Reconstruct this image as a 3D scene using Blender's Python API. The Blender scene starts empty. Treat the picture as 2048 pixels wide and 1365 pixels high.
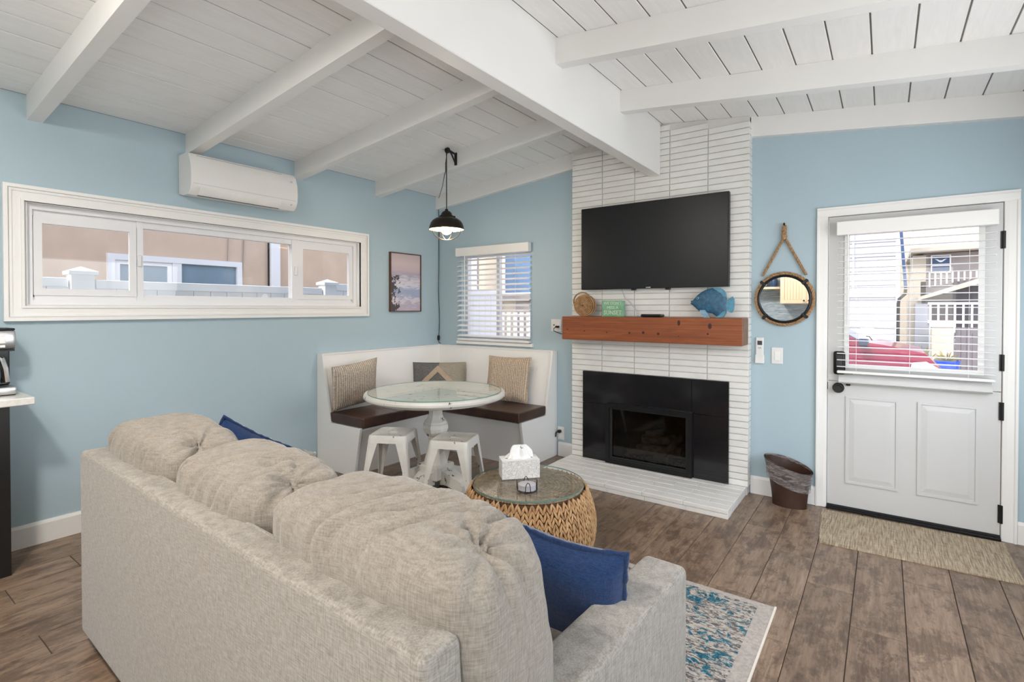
import bpy, bmesh, math, random
from mathutils import Vector, Matrix, noise
R = math.radians
random.seed(7)
scene = bpy.context.scene
COL = scene.collection

# ------------------------------------------------------------------ camera
cam_d = bpy.data.cameras.new('camera')
cam = bpy.data.objects.new('camera', cam_d); COL.objects.link(cam)
cam.location = (4.1645, -4.3290, 1.4291)
cam.rotation_euler = (R(90 - 0.679), 0, R(35.848))
cam_d.sensor_width = 36.0
cam_d.lens = 1033.2 / 2048 * 36
cam_d.shift_y = -52.9 / 2048
cam_d.clip_start = 0.05
scene.camera = cam

# ------------------------------------------------------------------ world, sun, window light, exposure
world = bpy.data.worlds.new('sky'); scene.world = world
world.use_nodes = True
wn = world.node_tree.nodes; wl = world.node_tree.links
sky = wn.new('ShaderNodeTexSky')
sky.sky_type = 'NISHITA'
sky.sun_disc = False
sky.sun_elevation = R(48); sky.sun_rotation = R(200)
sky.air_density = 1.0; sky.dust_density = 2.0; sky.ozone_density = 1.0
wn['Background'].inputs['Strength'].default_value = 0.42
hs = wn.new('ShaderNodeHueSaturation'); hs.inputs['Saturation'].default_value = 0.5
wl.new(sky.outputs[0], hs.inputs['Color']); wl.new(hs.outputs[0], wn['Background'].inputs['Color'])

def light(name, kind, loc, rot, energy, color=(1, 1, 1), size=None, size_y=None):
    d = bpy.data.lights.new(name, kind); d.energy = energy; d.color = color
    if kind == 'AREA':
        d.shape = 'RECTANGLE'; d.size = size; d.size_y = size_y
    elif kind == 'SUN':
        d.angle = R(1.0)
    else:
        d.shadow_soft_size = size or 0.05
    o = bpy.data.objects.new(name, d); COL.objects.link(o)
    o.location = loc; o.rotation_euler = rot
    return o

# sun stands behind the camera, high over the roof
light('sun_light', 'SUN', (2, -12, 14), (R(44), 0, R(-14)), 0.9, (1.0, 0.95, 0.88))
# area lights added as daylight at an added, unseen street window and patio door
light('added_window_fill', 'AREA', (5.17, -2.0, 1.52), (0, R(84), 0), 26, (0.96, 0.98, 1.0), 1.2, 2.7)
light('added_door_fill', 'AREA', (4.325, -5.77, 1.07), (R(96), 0, 0), 14, (1.0, 0.98, 0.95), 1.4, 2.0)
FILL_LAMP_LEFT, FILL_LAMP_RIGHT = 52, 22            # power of the two added fill lamps built further down
scene.view_settings.view_transform = 'Standard'
scene.view_settings.look = 'None'
scene.view_settings.gamma = 1.0
scene.view_settings.use_curve_mapping = False
scene.view_settings.exposure = 0.72

# ------------------------------------------------------------------ node material helpers
class NT:
    def __init__(s, name):
        s.m = bpy.data.materials.new(name); s.m.use_nodes = True
        s.t = s.m.node_tree; s.b = s.t.nodes['Principled BSDF']; s.out = s.t.nodes['Material Output']
    def n(s, typ, **kw):
        nd = s.t.nodes.new('ShaderNode' + typ)
        for k, v in kw.items():
            if k.startswith('i_'):
                key = k[2:]
                key = int(key) if key.isdigit() else key.replace('_', ' ')
                nd.inputs[key].default_value = v
            else: setattr(nd, k, v)
        return nd
    def l(s, a, b): s.t.links.new(a, b)
    def coord(s, scale=(1, 1, 1), kind='Object', rot=(0, 0, 0), rand=0.0):
        tc = s.n('TexCoord'); mp = s.n('Mapping')
        mp.inputs['Scale'].default_value = scale; mp.inputs['Rotation'].default_value = rot
        src = tc.outputs[kind]
        if rand:
            oi = s.n('ObjectInfo'); mu = s.n('Math', operation='MULTIPLY'); mu.inputs[1].default_value = rand
            s.l(oi.outputs['Random'], mu.inputs[0])
            ad = s.n('VectorMath', operation='ADD'); s.l(src, ad.inputs[0]); s.l(mu.outputs[0], ad.inputs[1]); src = ad.outputs[0]
        s.l(src, mp.inputs['Vector']); return mp.outputs[0]
    def noise(s, vec, scale, detail=3, rough=0.5, dist=0.0):
        nd = s.n('TexNoise'); nd.inputs['Scale'].default_value = scale; nd.inputs['Detail'].default_value = detail
        nd.inputs['Roughness'].default_value = rough; nd.inputs['Distortion'].default_value = dist
        s.l(vec, nd.inputs['Vector']); return nd.outputs['Fac']
    def ramp(s, fac, stops, interp='LINEAR'):
        nd = s.n('ValToRGB'); cr = nd.color_ramp; cr.interpolation = interp
        while len(cr.elements) > 1: cr.elements.remove(cr.elements[-1])
        cr.elements[0].position = stops[0][0]; cr.elements[0].color = (*stops[0][1], 1)
        for p, c in stops[1:]:
            e = cr.elements.new(p); e.color = (*c, 1)
        s.l(fac, nd.inputs[0]); return nd.outputs[0]
    def mix(s, fac, a, b, blend='MIX'):
        nd = s.n('MixRGB', blend_type=blend)
        for i, v in ((0, fac), (1, a), (2, b)):
            if isinstance(v, (int, float)): nd.inputs[i].default_value = v
            elif isinstance(v, tuple): nd.inputs[i].default_value = (*v, 1)
            else: s.l(v, nd.inputs[i])
        return nd.outputs[0]
    def bump(s, h, strength=0.2, dist=0.01):
        nd = s.n('Bump'); nd.inputs['Strength'].default_value = strength; nd.inputs['Distance'].default_value = dist
        s.l(h, nd.inputs['Height']); s.l(nd.outputs[0], s.b.inputs['Normal'])
    def color(s, c):
        if isinstance(c, tuple): s.b.inputs['Base Color'].default_value = (*c, 1)
        else: s.l(c, s.b.inputs['Base Color'])
    def set(s, **kw):
        for k, v in kw.items(): s.b.inputs[k.replace('_', ' ')].default_value = v
        return s

def srgb(r, g, b):
    f = lambda v: (v / 255 / 12.92) if v / 255 <= 0.04045 else ((v / 255 + 0.055) / 1.055) ** 2.4
    return (f(r), f(g), f(b))

def plain(name, col, rough=0.5, metal=0.0, var=0.06, nscale=6, bump=0.0, bscale=80, spec=None, coat=0.0):
    t = NT(name)
    v = t.coord()
    f = t.noise(v, nscale, 3)
    lo = tuple(c * (1 - var) for c in col); hi = tuple(min(1, c * (1 + var)) for c in col)
    t.color(t.ramp(f, [(0.3, lo), (0.7, hi)]))
    t.set(Roughness=rough, Metallic=metal)
    if spec is not None: t.set(Specular_IOR_Level=spec)
    if coat: t.set(Coat_Weight=coat, Coat_Roughness=0.1)
    if bump: t.bump(t.noise(v, bscale, 3), bump, 0.004)
    return t.m

def glassy(name, tint=(1, 1, 1), fac_min=0.03, rough=0.0):
    t = NT(name)
    tr = t.n('BsdfTransparent'); tr.inputs[0].default_value = (*tint, 1)
    gl = t.n('BsdfGlossy'); gl.inputs['Roughness'].default_value = rough
    fr = t.n('Fresnel'); fr.inputs['IOR'].default_value = 1.5
    v = t.noise(t.coord(), 2.0, 1)
    mu = t.n('Math', operation='MULTIPLY_ADD'); mu.inputs[1].default_value = 0.01; mu.inputs[2].default_value = 0.0
    t.l(v, mu.inputs[0])
    a1 = t.n('Math', operation='ADD'); t.l(fr.outputs[0], a1.inputs[0]); t.l(mu.outputs[0], a1.inputs[1])
    ge = t.n('NewGeometry'); inv = t.n('Math', operation='SUBTRACT'); inv.inputs[0].default_value = 1.0; t.l(ge.outputs['Backfacing'], inv.inputs[1])
    ad = t.n('Math', operation='MULTIPLY'); t.l(a1.outputs[0], ad.inputs[0]); t.l(inv.outputs[0], ad.inputs[1])
    mx = t.n('MixShader'); t.l(ad.outputs[0], mx.inputs[0]); t.l(tr.outputs[0], mx.inputs[1]); t.l(gl.outputs[0], mx.inputs[2])
    t.l(mx.outputs[0], t.out.inputs[0]); return t.m

def emit(name, col, strength):
    t = NT(name); t.color(col); t.b.inputs['Emission Color'].default_value = (*col, 1); t.set(Emission_Strength=strength); return t.m

def fabric(name, c1, c2, weave=420, bump=0.35, rough=0.9, stretch=(1, 1, 1), lo=.38, hi=.61):
    t = NT(name)
    v = t.coord()
    a = t.noise(t.coord((weave * stretch[0], weave * stretch[1] * .8, weave * stretch[2] * .12)), 1, 2, .6)
    b = t.noise(t.coord((weave * .12, weave * .12, weave)), 1, 2, .6)
    s = t.n('Math', operation='ADD'); t.l(a, s.inputs[0]); t.l(b, s.inputs[1])
    h = t.n('Math', operation='MULTIPLY'); h.inputs[1].default_value = 0.5; t.l(s.outputs[0], h.inputs[0])
    big = t.noise(v, 5, 2)
    c = t.ramp(h.outputs[0], [(lo, c1), (hi, c2)])
    c = t.mix(0.08, c, t.ramp(big, [(0.3, c1), (0.7, c2)]))
    t.color(c); t.set(Roughness=rough, Specular_IOR_Level=0.15, Sheen_Weight=0.25)
    t.bump(h.outputs[0], bump, 0.004); return t.m

# ------------------------------------------------------------------ materials
M = {}
M['wall'] = plain('blue_wall_paint', (0.41,0.525,0.585), 0.62, var=0.015, nscale=1.5, bump=0.05, bscale=220)
M['white'] = plain('white_trim_paint', (0.83, 0.82, 0.80), 0.38, var=0.015, nscale=3, bump=0.02, bscale=60)
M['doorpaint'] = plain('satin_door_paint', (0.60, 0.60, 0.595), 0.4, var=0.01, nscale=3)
M['ceil'] = NT('painted_ceiling_boards')
t = M['ceil']; v = t.coord((9, 0.8, 9), rand=9.0); f = t.noise(v, 5, 4, .6, .6)
t.color(t.ramp(f, [(0.3, (0.86, 0.85, 0.835)), (0.7, (0.92, 0.91, 0.895))])); t.set(Roughness=0.36); t.bump(f, 0.16, 0.006); M['ceil'] = t.m
M['seamshade'] = plain('seam_shadow_grey', (0.17, 0.155, 0.14), 0.8, var=0.15)  # dark grey for the shade in the ceiling board seams
M['beam'] = plain('white_beam_paint', (0.82, 0.81, 0.79), 0.4, var=0.02, nscale=2, bump=0.06, bscale=25)
M['brick'] = NT('white_painted_brick')
t = M['brick']; v = t.coord(rand=5.0); f = t.noise(v, 40, 4, .6); g = t.noise(t.coord((1, 1, 1), rand=3.0), 6, 2)
t.color(t.ramp(g, [(0.25, (0.74, 0.725, 0.69)), (0.75, (0.82, 0.81, 0.785))])); t.set(Roughness=0.5); t.bump(f, 0.25, 0.006); M['brick'] = t.m
M['mortar'] = plain('white_painted_mortar', (0.66, 0.645, 0.615), 0.7, bump=0.3, bscale=90)
M['plastic'] = plain('white_plastic', (0.78, 0.77, 0.75), 0.35, var=0.01)
M['slat'] = plain('white_blind_slat', (0.86, 0.86, 0.86), 0.4, var=0.01)
M['black'] = plain('black_metal', (0.012, 0.012, 0.013), 0.38, 0.4, var=0.1)
M['blackwood'] = plain('black_painted_wood', (0.012, 0.011, 0.011), 0.45, var=0.1)
M['blacktile'] = plain('black_granite_tile', (0.010, 0.010, 0.012), 0.12, var=0.25, nscale=60)
M['darkbrown'] = plain('dark_bronze_metal', (0.03, 0.022, 0.017), 0.35, 0.6, var=0.15)
M['firebox'] = plain('dark_fire_brick', (0.045, 0.034, 0.03), 0.9, var=0.4, nscale=14, bump=0.4, bscale=30)
M['log'] = plain('ceramic_log', (0.16, 0.115, 0.075), 0.9, var=0.55, nscale=18, bump=0.9, bscale=30)
M['ember'] = plain('ember_chips', (0.13, 0.12, 0.115), 0.7, var=0.5, nscale=60)
M['screen'] = plain('dark_screen_glass', (0.009, 0.009, 0.010), 0.33, var=0.02, spec=0.35)
M['glass'] = glassy('window_glass')
M['smokeglass'] = glassy('fireplace_glass', (0.55, 0.54, 0.53))
M['tableglass'] = glassy('table_glass', (0.975, 0.995, 0.985))
M['glassedge'] = plain('green_glass_edge', (0.10, 0.27, 0.23), 0.15, var=0.05)
t = NT('silvered_mirror'); t.color((0.9, 0.9, 0.9)); t.set(Metallic=1.0, Roughness=0.01)
t.l(t.ramp(t.noise(t.coord(), 3, 1), [(0.2, (0.88, 0.88, 0.88)), (0.8, (0.92, 0.92, 0.92))]), t.b.inputs['Base Color']); M['mirror'] = t.m
M['steel'] = plain('brushed_steel', (0.62, 0.61, 0.60), 0.28, 1.0, var=0.05, nscale=30)
M['leather'] = plain('brown_leather', (0.050, 0.021, 0.013), 0.34, var=0.3, nscale=8, bump=0.25, bscale=90, spec=0.6)
M['sofa'] = fabric('oatmeal_linen', (0.19, 0.170, 0.146), (0.335, 0.308, 0.272), 260, 0.5)
M['sofa2'] = fabric('oatmeal_chenille', (0.185, 0.161, 0.134), (0.325, 0.288, 0.246), 270, 0.7, lo=.34, hi=.66)
M['blue'] = fabric('navy_cotton', (0.008, 0.022, 0.072), (0.020, 0.048, 0.130), 500, 0.3)
M['bluetrim'] = fabric('navy_fringe', (0.007, 0.018, 0.062), (0.018, 0.042, 0.118), 300, 0.5)
t = NT('cream_quartz'); v = t.coord(); t.color(t.ramp(t.noise(v, 60, 4), [(0.3, (0.70, 0.68, 0.64)), (0.7, (0.80, 0.78, 0.75))])); t.set(Roughness=0.18); M['quartz'] = t.m
t = NT('worn_white_paint'); v = t.coord(); f = t.noise(v, 55, 5, .7); g = t.noise(t.coord((14, 14, 4)), 1.2, 4, .65)
base = t.ramp(t.noise(v, 6, 3), [(0.3, (0.70, 0.67, 0.61)), (0.7, (0.80, 0.775, 0.72))])
t.color(t.mix(t.ramp(g, [(0.635, (0, 0, 0)), (0.665, (1, 1, 1))]), base, (0.07, 0.05, 0.04))); t.set(Roughness=0.45); t.bump(f, 0.12, 0.003); M['worn'] = t.m
t = NT('red_cedar'); v = t.coord((0.9, 14, 14)); f = t.noise(v, 3.2, 5, .6, 1.2); g = t.noise(t.coord((0.35, 30, 60)), 1.4, 3, .6)
c = t.ramp(f, [(0.25, (0.17, 0.042, 0.013)), (0.5, (0.265, 0.070, 0.020)), (0.75, (0.36, 0.112, 0.034))])
c = t.mix(0.35, c, t.ramp(g, [(0.35, (0.14, 0.033, 0.010)), (0.65, (0.36, 0.108, 0.032))])); t.color(c); t.set(Roughness=0.42); t.bump(f, 0.1, 0.004); M['cedar'] = t.m
M['endgrain'] = plain('cedar_end_grain', (0.22, 0.13, 0.085), 0.6, var=0.2, nscale=20)
M['knot'] = plain('dark_wood_knot', (0.045, 0.012, 0.007), 0.6, var=0.3, nscale=50)
# wood-look floor tile
t = NT('wood_look_tile'); v = t.coord((1, 1, 1), rand=13.0)
g1 = t.noise(t.coord((26, 2.2, 1), rand=13.0), 1.6, 5, .62, 0.6)
g2 = t.noise(t.coord((7, 3.2, 1), rand=21.0), 1.6, 8, .78, 0.25)
g3 = t.noise(t.coord((90, 9, 1), rand=5.0), 1.0, 3, .6)
c = t.ramp(g1, [(0.28, (0.165, 0.108, 0.070)), (0.55, (0.285, 0.194, 0.130)), (0.78, (0.395, 0.285, 0.200))])
c = t.mix(t.ramp(g2, [(0.47, (0, 0, 0)), (0.57, (1, 1, 1))]), c, t.mix(0.78, c, (0.085, 0.05, 0.031)))
c = t.mix(0.2, c, t.ramp(g3, [(0.4, (0.10, 0.068, 0.05)), (0.6, (0.30, 0.22, 0.165))]))
oi = t.n('ObjectInfo'); c = t.mix(0.5, c, t.ramp(oi.outputs['Random'], [(0, (0.60, 0.60, 0.60)), (1, (1.15, 1.15, 1.15))]), 'MULTIPLY')
t.color(c); t.set(Roughness=0.36); t.bump(g1, 0.12, 0.003); M['tile'] = t.m
M['grout'] = plain('dark_grout', (0.055, 0.042, 0.034), 0.9, bump=0.2, bscale=200)
# wicker
t = NT('water_hyacinth'); v = t.coord(); f = t.noise(v, 28, 3); g = t.noise(t.coord((160, 160, 30)), 1, 2)
c = t.ramp(f, [(0.25, (0.27, 0.135, 0.055)), (0.5, (0.46, 0.265, 0.12)), (0.75, (0.60, 0.385, 0.20))]); t.color(c); t.set(Roughness=0.65); t.bump(g, 0.3, 0.003); M['wicker'] = t.m
t = NT('dark_wicker_top'); f = t.noise(t.coord(), 40, 3); t.color(t.ramp(f, [(0.3, (0.16, 0.105, 0.065)), (0.7, (0.36, 0.265, 0.18))])); t.set(Roughness=0.7); M['wickertop'] = t.m  # woven top darker and greyer than the wicker sides
M['wickerdark'] = plain('wicker_core', (0.11, 0.062, 0.03), 0.9, var=0.3, nscale=40)
t = NT('natural_rope'); f = t.noise(t.coord((1, 1, 1)), 70, 4); t.color(t.ramp(f, [(0.3, (0.23, 0.125, 0.055)), (0.7, (0.46, 0.29, 0.15))])); t.set(Roughness=0.85); t.bump(f, .4, .004); M['rope'] = t.m
# rug
t = NT('vintage_rug'); v = t.coord(); big = t.noise(v, 7, 4, .6, 2.2); fine = t.noise(v, 55, 5, .75, .6); ry = t.noise(t.coord((22, 60, 1)), 1.2, 4, .7, 1.0); teal = t.noise(t.coord((1, 1.4, 1), rot=(0, 0, .5)), 6.5, 4, .65, 2.0)
c = t.ramp(big, [(0.32, (0.30, 0.27, 0.235)), (0.48, (0.50, 0.455, 0.40)), (0.60, (0.36, 0.34, 0.315)), (0.75, (0.56, 0.52, 0.465))])
c = t.mix(t.ramp(ry, [(0.49, (0, 0, 0)), (0.54, (1, 1, 1))]), c, (0.115, 0.105, 0.105))
c = t.mix(t.ramp(teal, [(0.53, (0, 0, 0)), (0.565, (1, 1, 1))]), c, t.ramp(fine, [(0.35, (0.010, 0.055, 0.10)), (0.6, (0.045, 0.18, 0.23))]))
c = t.mix(t.ramp(fine, [(0.55, (0, 0, 0)), (0.62, (.55, .55, .55))]), c, (0.58, 0.54, 0.49))
t.color(c); t.set(Roughness=0.95, Specular_IOR_Level=0.1); t.bump(fine, 0.5, 0.004); M['rug'] = t.m
t = NT('rug_border'); fine = t.noise(t.coord(), 60, 4, .7); t.color(t.ramp(fine, [(0.3, (0.32, 0.28, 0.255)), (0.7, (0.50, 0.45, 0.41))])); t.set(Roughness=0.95); t.bump(fine, .5, .004); M['rugborder'] = t.m
M['binding'] = plain('cream_binding', (0.72, 0.66, 0.58), 0.8)
t = NT('jute_mat'); a = t.noise(t.coord((120, 6, 1)), 1.3, 3, .6, .4); b = t.noise(t.coord((8, 150, 1)), 1, 2)
c = t.ramp(a, [(0.34, (0.17, 0.125, 0.08)), (0.47, (0.36, 0.28, 0.185)), (0.62, (0.56, 0.47, 0.34))]); c = t.mix(0.3, c, t.ramp(b, [(0.35, (0.18, 0.13, 0.09)), (0.65, (0.56, 0.47, 0.35))]))
t.color(c); t.set(Roughness=0.95); t.bump(a, 0.6, 0.006); M['jute'] = t.m
# knitted pillow
def knit(name, c1, c2):
    t = NT(name); w = t.n('TexWave', wave_type='BANDS', bands_direction='X'); w.inputs['Scale'].default_value = 17; w.inputs['Distortion'].default_value = 1.6; w.inputs['Detail'].default_value = 2; w.inputs['Detail Scale'].default_value = 9
    t.l(t.coord(), w.inputs['Vector']); f = t.noise(t.coord((60, 60, 160)), 1, 3)
    c = t.mix(0.5, t.ramp(w.outputs['Fac'], [(0.1, c1), (0.75, c2)]), t.ramp(f, [(0.35, c1), (0.65, c2)])); t.color(c); t.set(Roughness=0.95, Specular_IOR_Level=.1)
    t.bump(w.outputs['Fac'], 0.9, 0.01); return t.m
M['knit1'] = knit('beige_knit', (0.33, 0.255, 0.20), (0.78, 0.68, 0.58)); M['knit2'] = knit('tan_knit', (0.38, 0.275, 0.19), (0.82, 0.67, 0.52))
# patchwork pillow: grey left, tan right, cream chevron
t = NT('patchwork_cloth'); tc = t.n('TexCoord'); sp = t.n('SeparateXYZ'); t.l(tc.outputs['Object'], sp.inputs[0])
ax = t.n('Math', operation='ABSOLUTE'); off = t.n('Math', operation='ADD'); off.inputs[1].default_value = 0.01; t.l(sp.outputs[0], off.inputs[0]); t.l(off.outputs[0], ax.inputs[0])
sm = t.n('Math', operation='ADD'); t.l(ax.outputs[0], sm.inputs[0]); t.l(sp.outputs[2], sm.inputs[1])
band = t.ramp(sm.outputs[0], [(0.0, (0.09, 0.09, 0.085)), (0.055, (0.09, 0.09, 0.085)), (0.06, (0.50, 0.37, 0.25)), (0.125, (0.50, 0.37, 0.25)), (0.13, (0, 0, 0))], 'CONSTANT')
gt = t.n('Math', operation='GREATER_THAN'); gt.inputs[1].default_value = 0.13; t.l(sm.outputs[0], gt.inputs[0])
gx = t.n('Math', operation='GREATER_THAN'); gx.inputs[1].default_value = 0.0; t.l(sp.outputs[0], gx.inputs[0])
side = t.mix(gx.outputs[0], (0.085, 0.09, 0.10), (0.33, 0.29, 0.225)); c = t.mix(gt.outputs[0], band, side)
fz = t.noise(t.coord((40, 40, 300)), 1, 2); t.color(t.mix(0.25, c, t.ramp(fz, [(0.3, (.05, .05, .05)), (0.7, (.5, .45, .4))]))); t.set(Roughness=0.95); t.bump(fz, .3, .004); M['patch'] = t.m
# seascape print (flat print in a frame): bands of sky, sea, foam and sand with dark rocks
t = NT('seascape_print'); tc = t.n('TexCoord'); sp = t.n('SeparateXYZ'); t.l(tc.outputs['Object'], sp.inputs[0])
nz = t.noise(t.coord((1, 6, 22)), 1.6, 5, .65, .6); nm = t.n('Math', operation='MULTIPLY_ADD'); nm.inputs[1].default_value = 0.30; nm.inputs[2].default_value = -0.15; t.l(nz, nm.inputs[0])
ad = t.n('Math', operation='ADD'); t.l(sp.outputs[2], ad.inputs[0]); t.l(nm.outputs[0], ad.inputs[1])
sc = t.n('Math', operation='MULTIPLY'); sc.inputs[1].default_value = 1 / 0.62; t.l(ad.outputs[0], sc.inputs[0])
sc2 = t.n('Math', operation='MULTIPLY'); sc2.inputs[1].default_value = 1 / 0.62; t.l(sp.outputs[2], sc2.inputs[0])
sea = t.ramp(sc.outputs[0], [(0.02, (0.50, 0.40, 0.44)), (0.12, (0.42, 0.38, 0.48)), (0.2, (0.66, 0.60, 0.63)), (0.26, (0.40, 0.40, 0.52)), (0.33, (0.30, 0.36, 0.52)), (0.40, (0.36, 0.40, 0.55)), (0.45, (0.62, 0.60, 0.66)), (0.52, (0.60, 0.57, 0.64)), (0.58, (0.48, 0.46, 0.55)), (0.62, (0.40, 0.36, 0.44))])
skyc = t.ramp(sc2.outputs[0], [(0.64, (0.38, 0.33, 0.42)), (0.70, (0.52, 0.42, 0.47)), (0.82, (0.60, 0.49, 0.50)), (1.0, (0.50, 0.42, 0.45))])
up = t.n('Math', operation='GREATER_THAN'); up.inputs[1].default_value = 0.655; t.l(sc2.outputs[0], up.inputs[0])
c = t.mix(up.outputs[0], sea, skyc)
rk = t.noise(t.coord((1, 9, 9)), 1.5, 5, .7)
yl = t.n('Math', operation='MULTIPLY_ADD'); yl.inputs[1].default_value = 1.7; yl.inputs[2].default_value = 0.0; t.l(sp.outputs[1], yl.inputs[0])
rs = t.n('Math', operation='SUBTRACT'); t.l(rk, rs.inputs[0]); t.l(yl.outputs[0], rs.inputs[1])
low = t.n('Math', operation='LESS_THAN'); low.inputs[1].default_value = 0.62; t.l(sc2.outputs[0], low.inputs[0])
rm = t.n('Math', operation='GREATER_THAN'); rm.inputs[1].default_value = 0.37; t.l(rs.outputs[0], rm.inputs[0])
mm = t.n('Math', operation='MULTIPLY'); t.l(rm.outputs[0], mm.inputs[0]); t.l(low.outputs[0], mm.inputs[1])
t.color(t.mix(mm.outputs[0], c, (0.06, 0.045, 0.045))); t.set(Roughness=0.4); M['print'] = t.m
M['walnut'] = plain('walnut_frame', (0.10, 0.045, 0.025), 0.45, var=0.3, nscale=30)
M['fish1'] = plain('deep_blue_painted_wood', (0.028, 0.105, 0.19), 0.5, var=0.35, nscale=40, bump=0.25, bscale=60)
M['fish2'] = plain('light_blue_painted_wood', (0.085, 0.26, 0.37), 0.5, var=0.25, nscale=30, bump=0.2, bscale=60)
M['fish3'] = plain('pale_blue_painted_wood', (0.21, 0.36, 0.47), 0.5, var=0.2, nscale=30)
M['sign'] = plain('green_painted_wood', (0.20, 0.42, 0.27), 0.6, var=0.2, nscale=25)
M['signtext'] = plain('cream_lettering', (0.66, 0.72, 0.52), 0.6)
M['bin'] = plain('brown_plastic', (0.045, 0.020, 0.012), 0.36, var=0.1)
t = NT('clear_bin_bag'); t.color(t.ramp(t.noise(t.coord((1, 1, 4)), 14, 4, .6, 1), [(0.35, (0.16, 0.13, 0.125)), (0.68, (0.60, 0.56, 0.55))])); t.set(Roughness=0.12); t.b.inputs['Alpha'].default_value = 0.5; t.bump(t.noise(t.coord(), 30, 4, .6, 1.5), 1.0, 0.02); M['bag'] = t.m
t = NT('tissue_box_card'); f = t.noise(t.coord((1, 1, 1)), 26, 4, .6, 3.0); t.color(t.ramp(f, [(0.42, (0.76, 0.74, 0.71)), (0.5, (0.50, 0.47, 0.45)), (0.56, (0.78, 0.76, 0.73))])); t.set(Roughness=0.5); M['tissuebox'] = t.m
M['card'] = plain('white_card', (0.84, 0.83, 0.81), 0.5)
M['tissue'] = plain('white_tissue', (0.85, 0.84, 0.82), 0.9, bump=.2, bscale=60)
M['coaster'] = plain('grey_coaster', (0.52, 0.50, 0.53), 0.5)
M['bulb'] = emit('warm_bulb_glass', (1.0, 0.72, 0.38), 14.0)
M['shadein'] = plain('cream_shade_lining', (0.75, 0.60, 0.38), 0.5)
M['lcd'] = plain('dark_display', (0.06, 0.055, 0.06), 0.3)
M['cabinet'] = plain('cream_cabinet_paint', (0.72, 0.56, 0.40), 0.45, var=0.02)
t = NT('blue_glass_tile'); f = t.noise(t.coord((3, 1, 22)), 2, 4, .6, .8); t.color(t.ramp(f, [(0.3, (0.16, 0.22, 0.27)), (0.7, (0.42, 0.48, 0.52))])); t.set(Roughness=0.2); M['splash'] = t.m
# outdoors
M['stucco'] = plain('beige_stucco', (0.62, 0.47, 0.36), 0.95, var=0.06, nscale=4, bump=0.5, bscale=60)
M['vinyl'] = plain('white_vinyl', (0.80, 0.80, 0.82), 0.4, var=0.01)
M['ground'] = plain('pale_concrete', (0.42, 0.40, 0.37), 0.9, var=0.1, nscale=3, bump=0.2)
M['siding'] = plain('pale_grey_siding', (0.36, 0.365, 0.41), 0.7, var=0.02)
M['sidingdark'] = plain('mauve_grey_siding', (0.16, 0.14, 0.15), 0.8, var=0.06)
M['taupe'] = plain('taupe_wall', (0.30, 0.265, 0.26), 0.8, var=0.05)
M['cream'] = plain('cream_stucco', (0.50, 0.43, 0.34), 0.9, var=0.05)
M['bluepaint'] = plain('navy_panel', (0.025, 0.06, 0.15), 0.5)
M['bluepane'] = plain('sky_blue_pane', (0.13, 0.22, 0.36), 0.25)
M['greypane'] = plain('grey_blue_pane', (0.19, 0.27, 0.34), 0.3, var=0.15, nscale=3)
M['carpaint'] = plain('raspberry_car_paint', (0.26, 0.016, 0.055), 0.25, var=0.03, coat=0.6)
M['carglass'] = plain('tinted_car_glass', (0.03, 0.05, 0.10), 0.08)
M['rubber'] = plain('black_rubber', (0.015, 0.015, 0.016), 0.8)
M['lampglass'] = plain('headlamp_glass', (0.62, 0.62, 0.50), 0.12)
M['pot'] = plain('cobalt_glaze', (0.01, 0.06, 0.42), 0.2)
M['leaf'] = plain('dry_olive_leaf', (0.22, 0.19, 0.07), 0.8, var=0.4, nscale=20)

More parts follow.
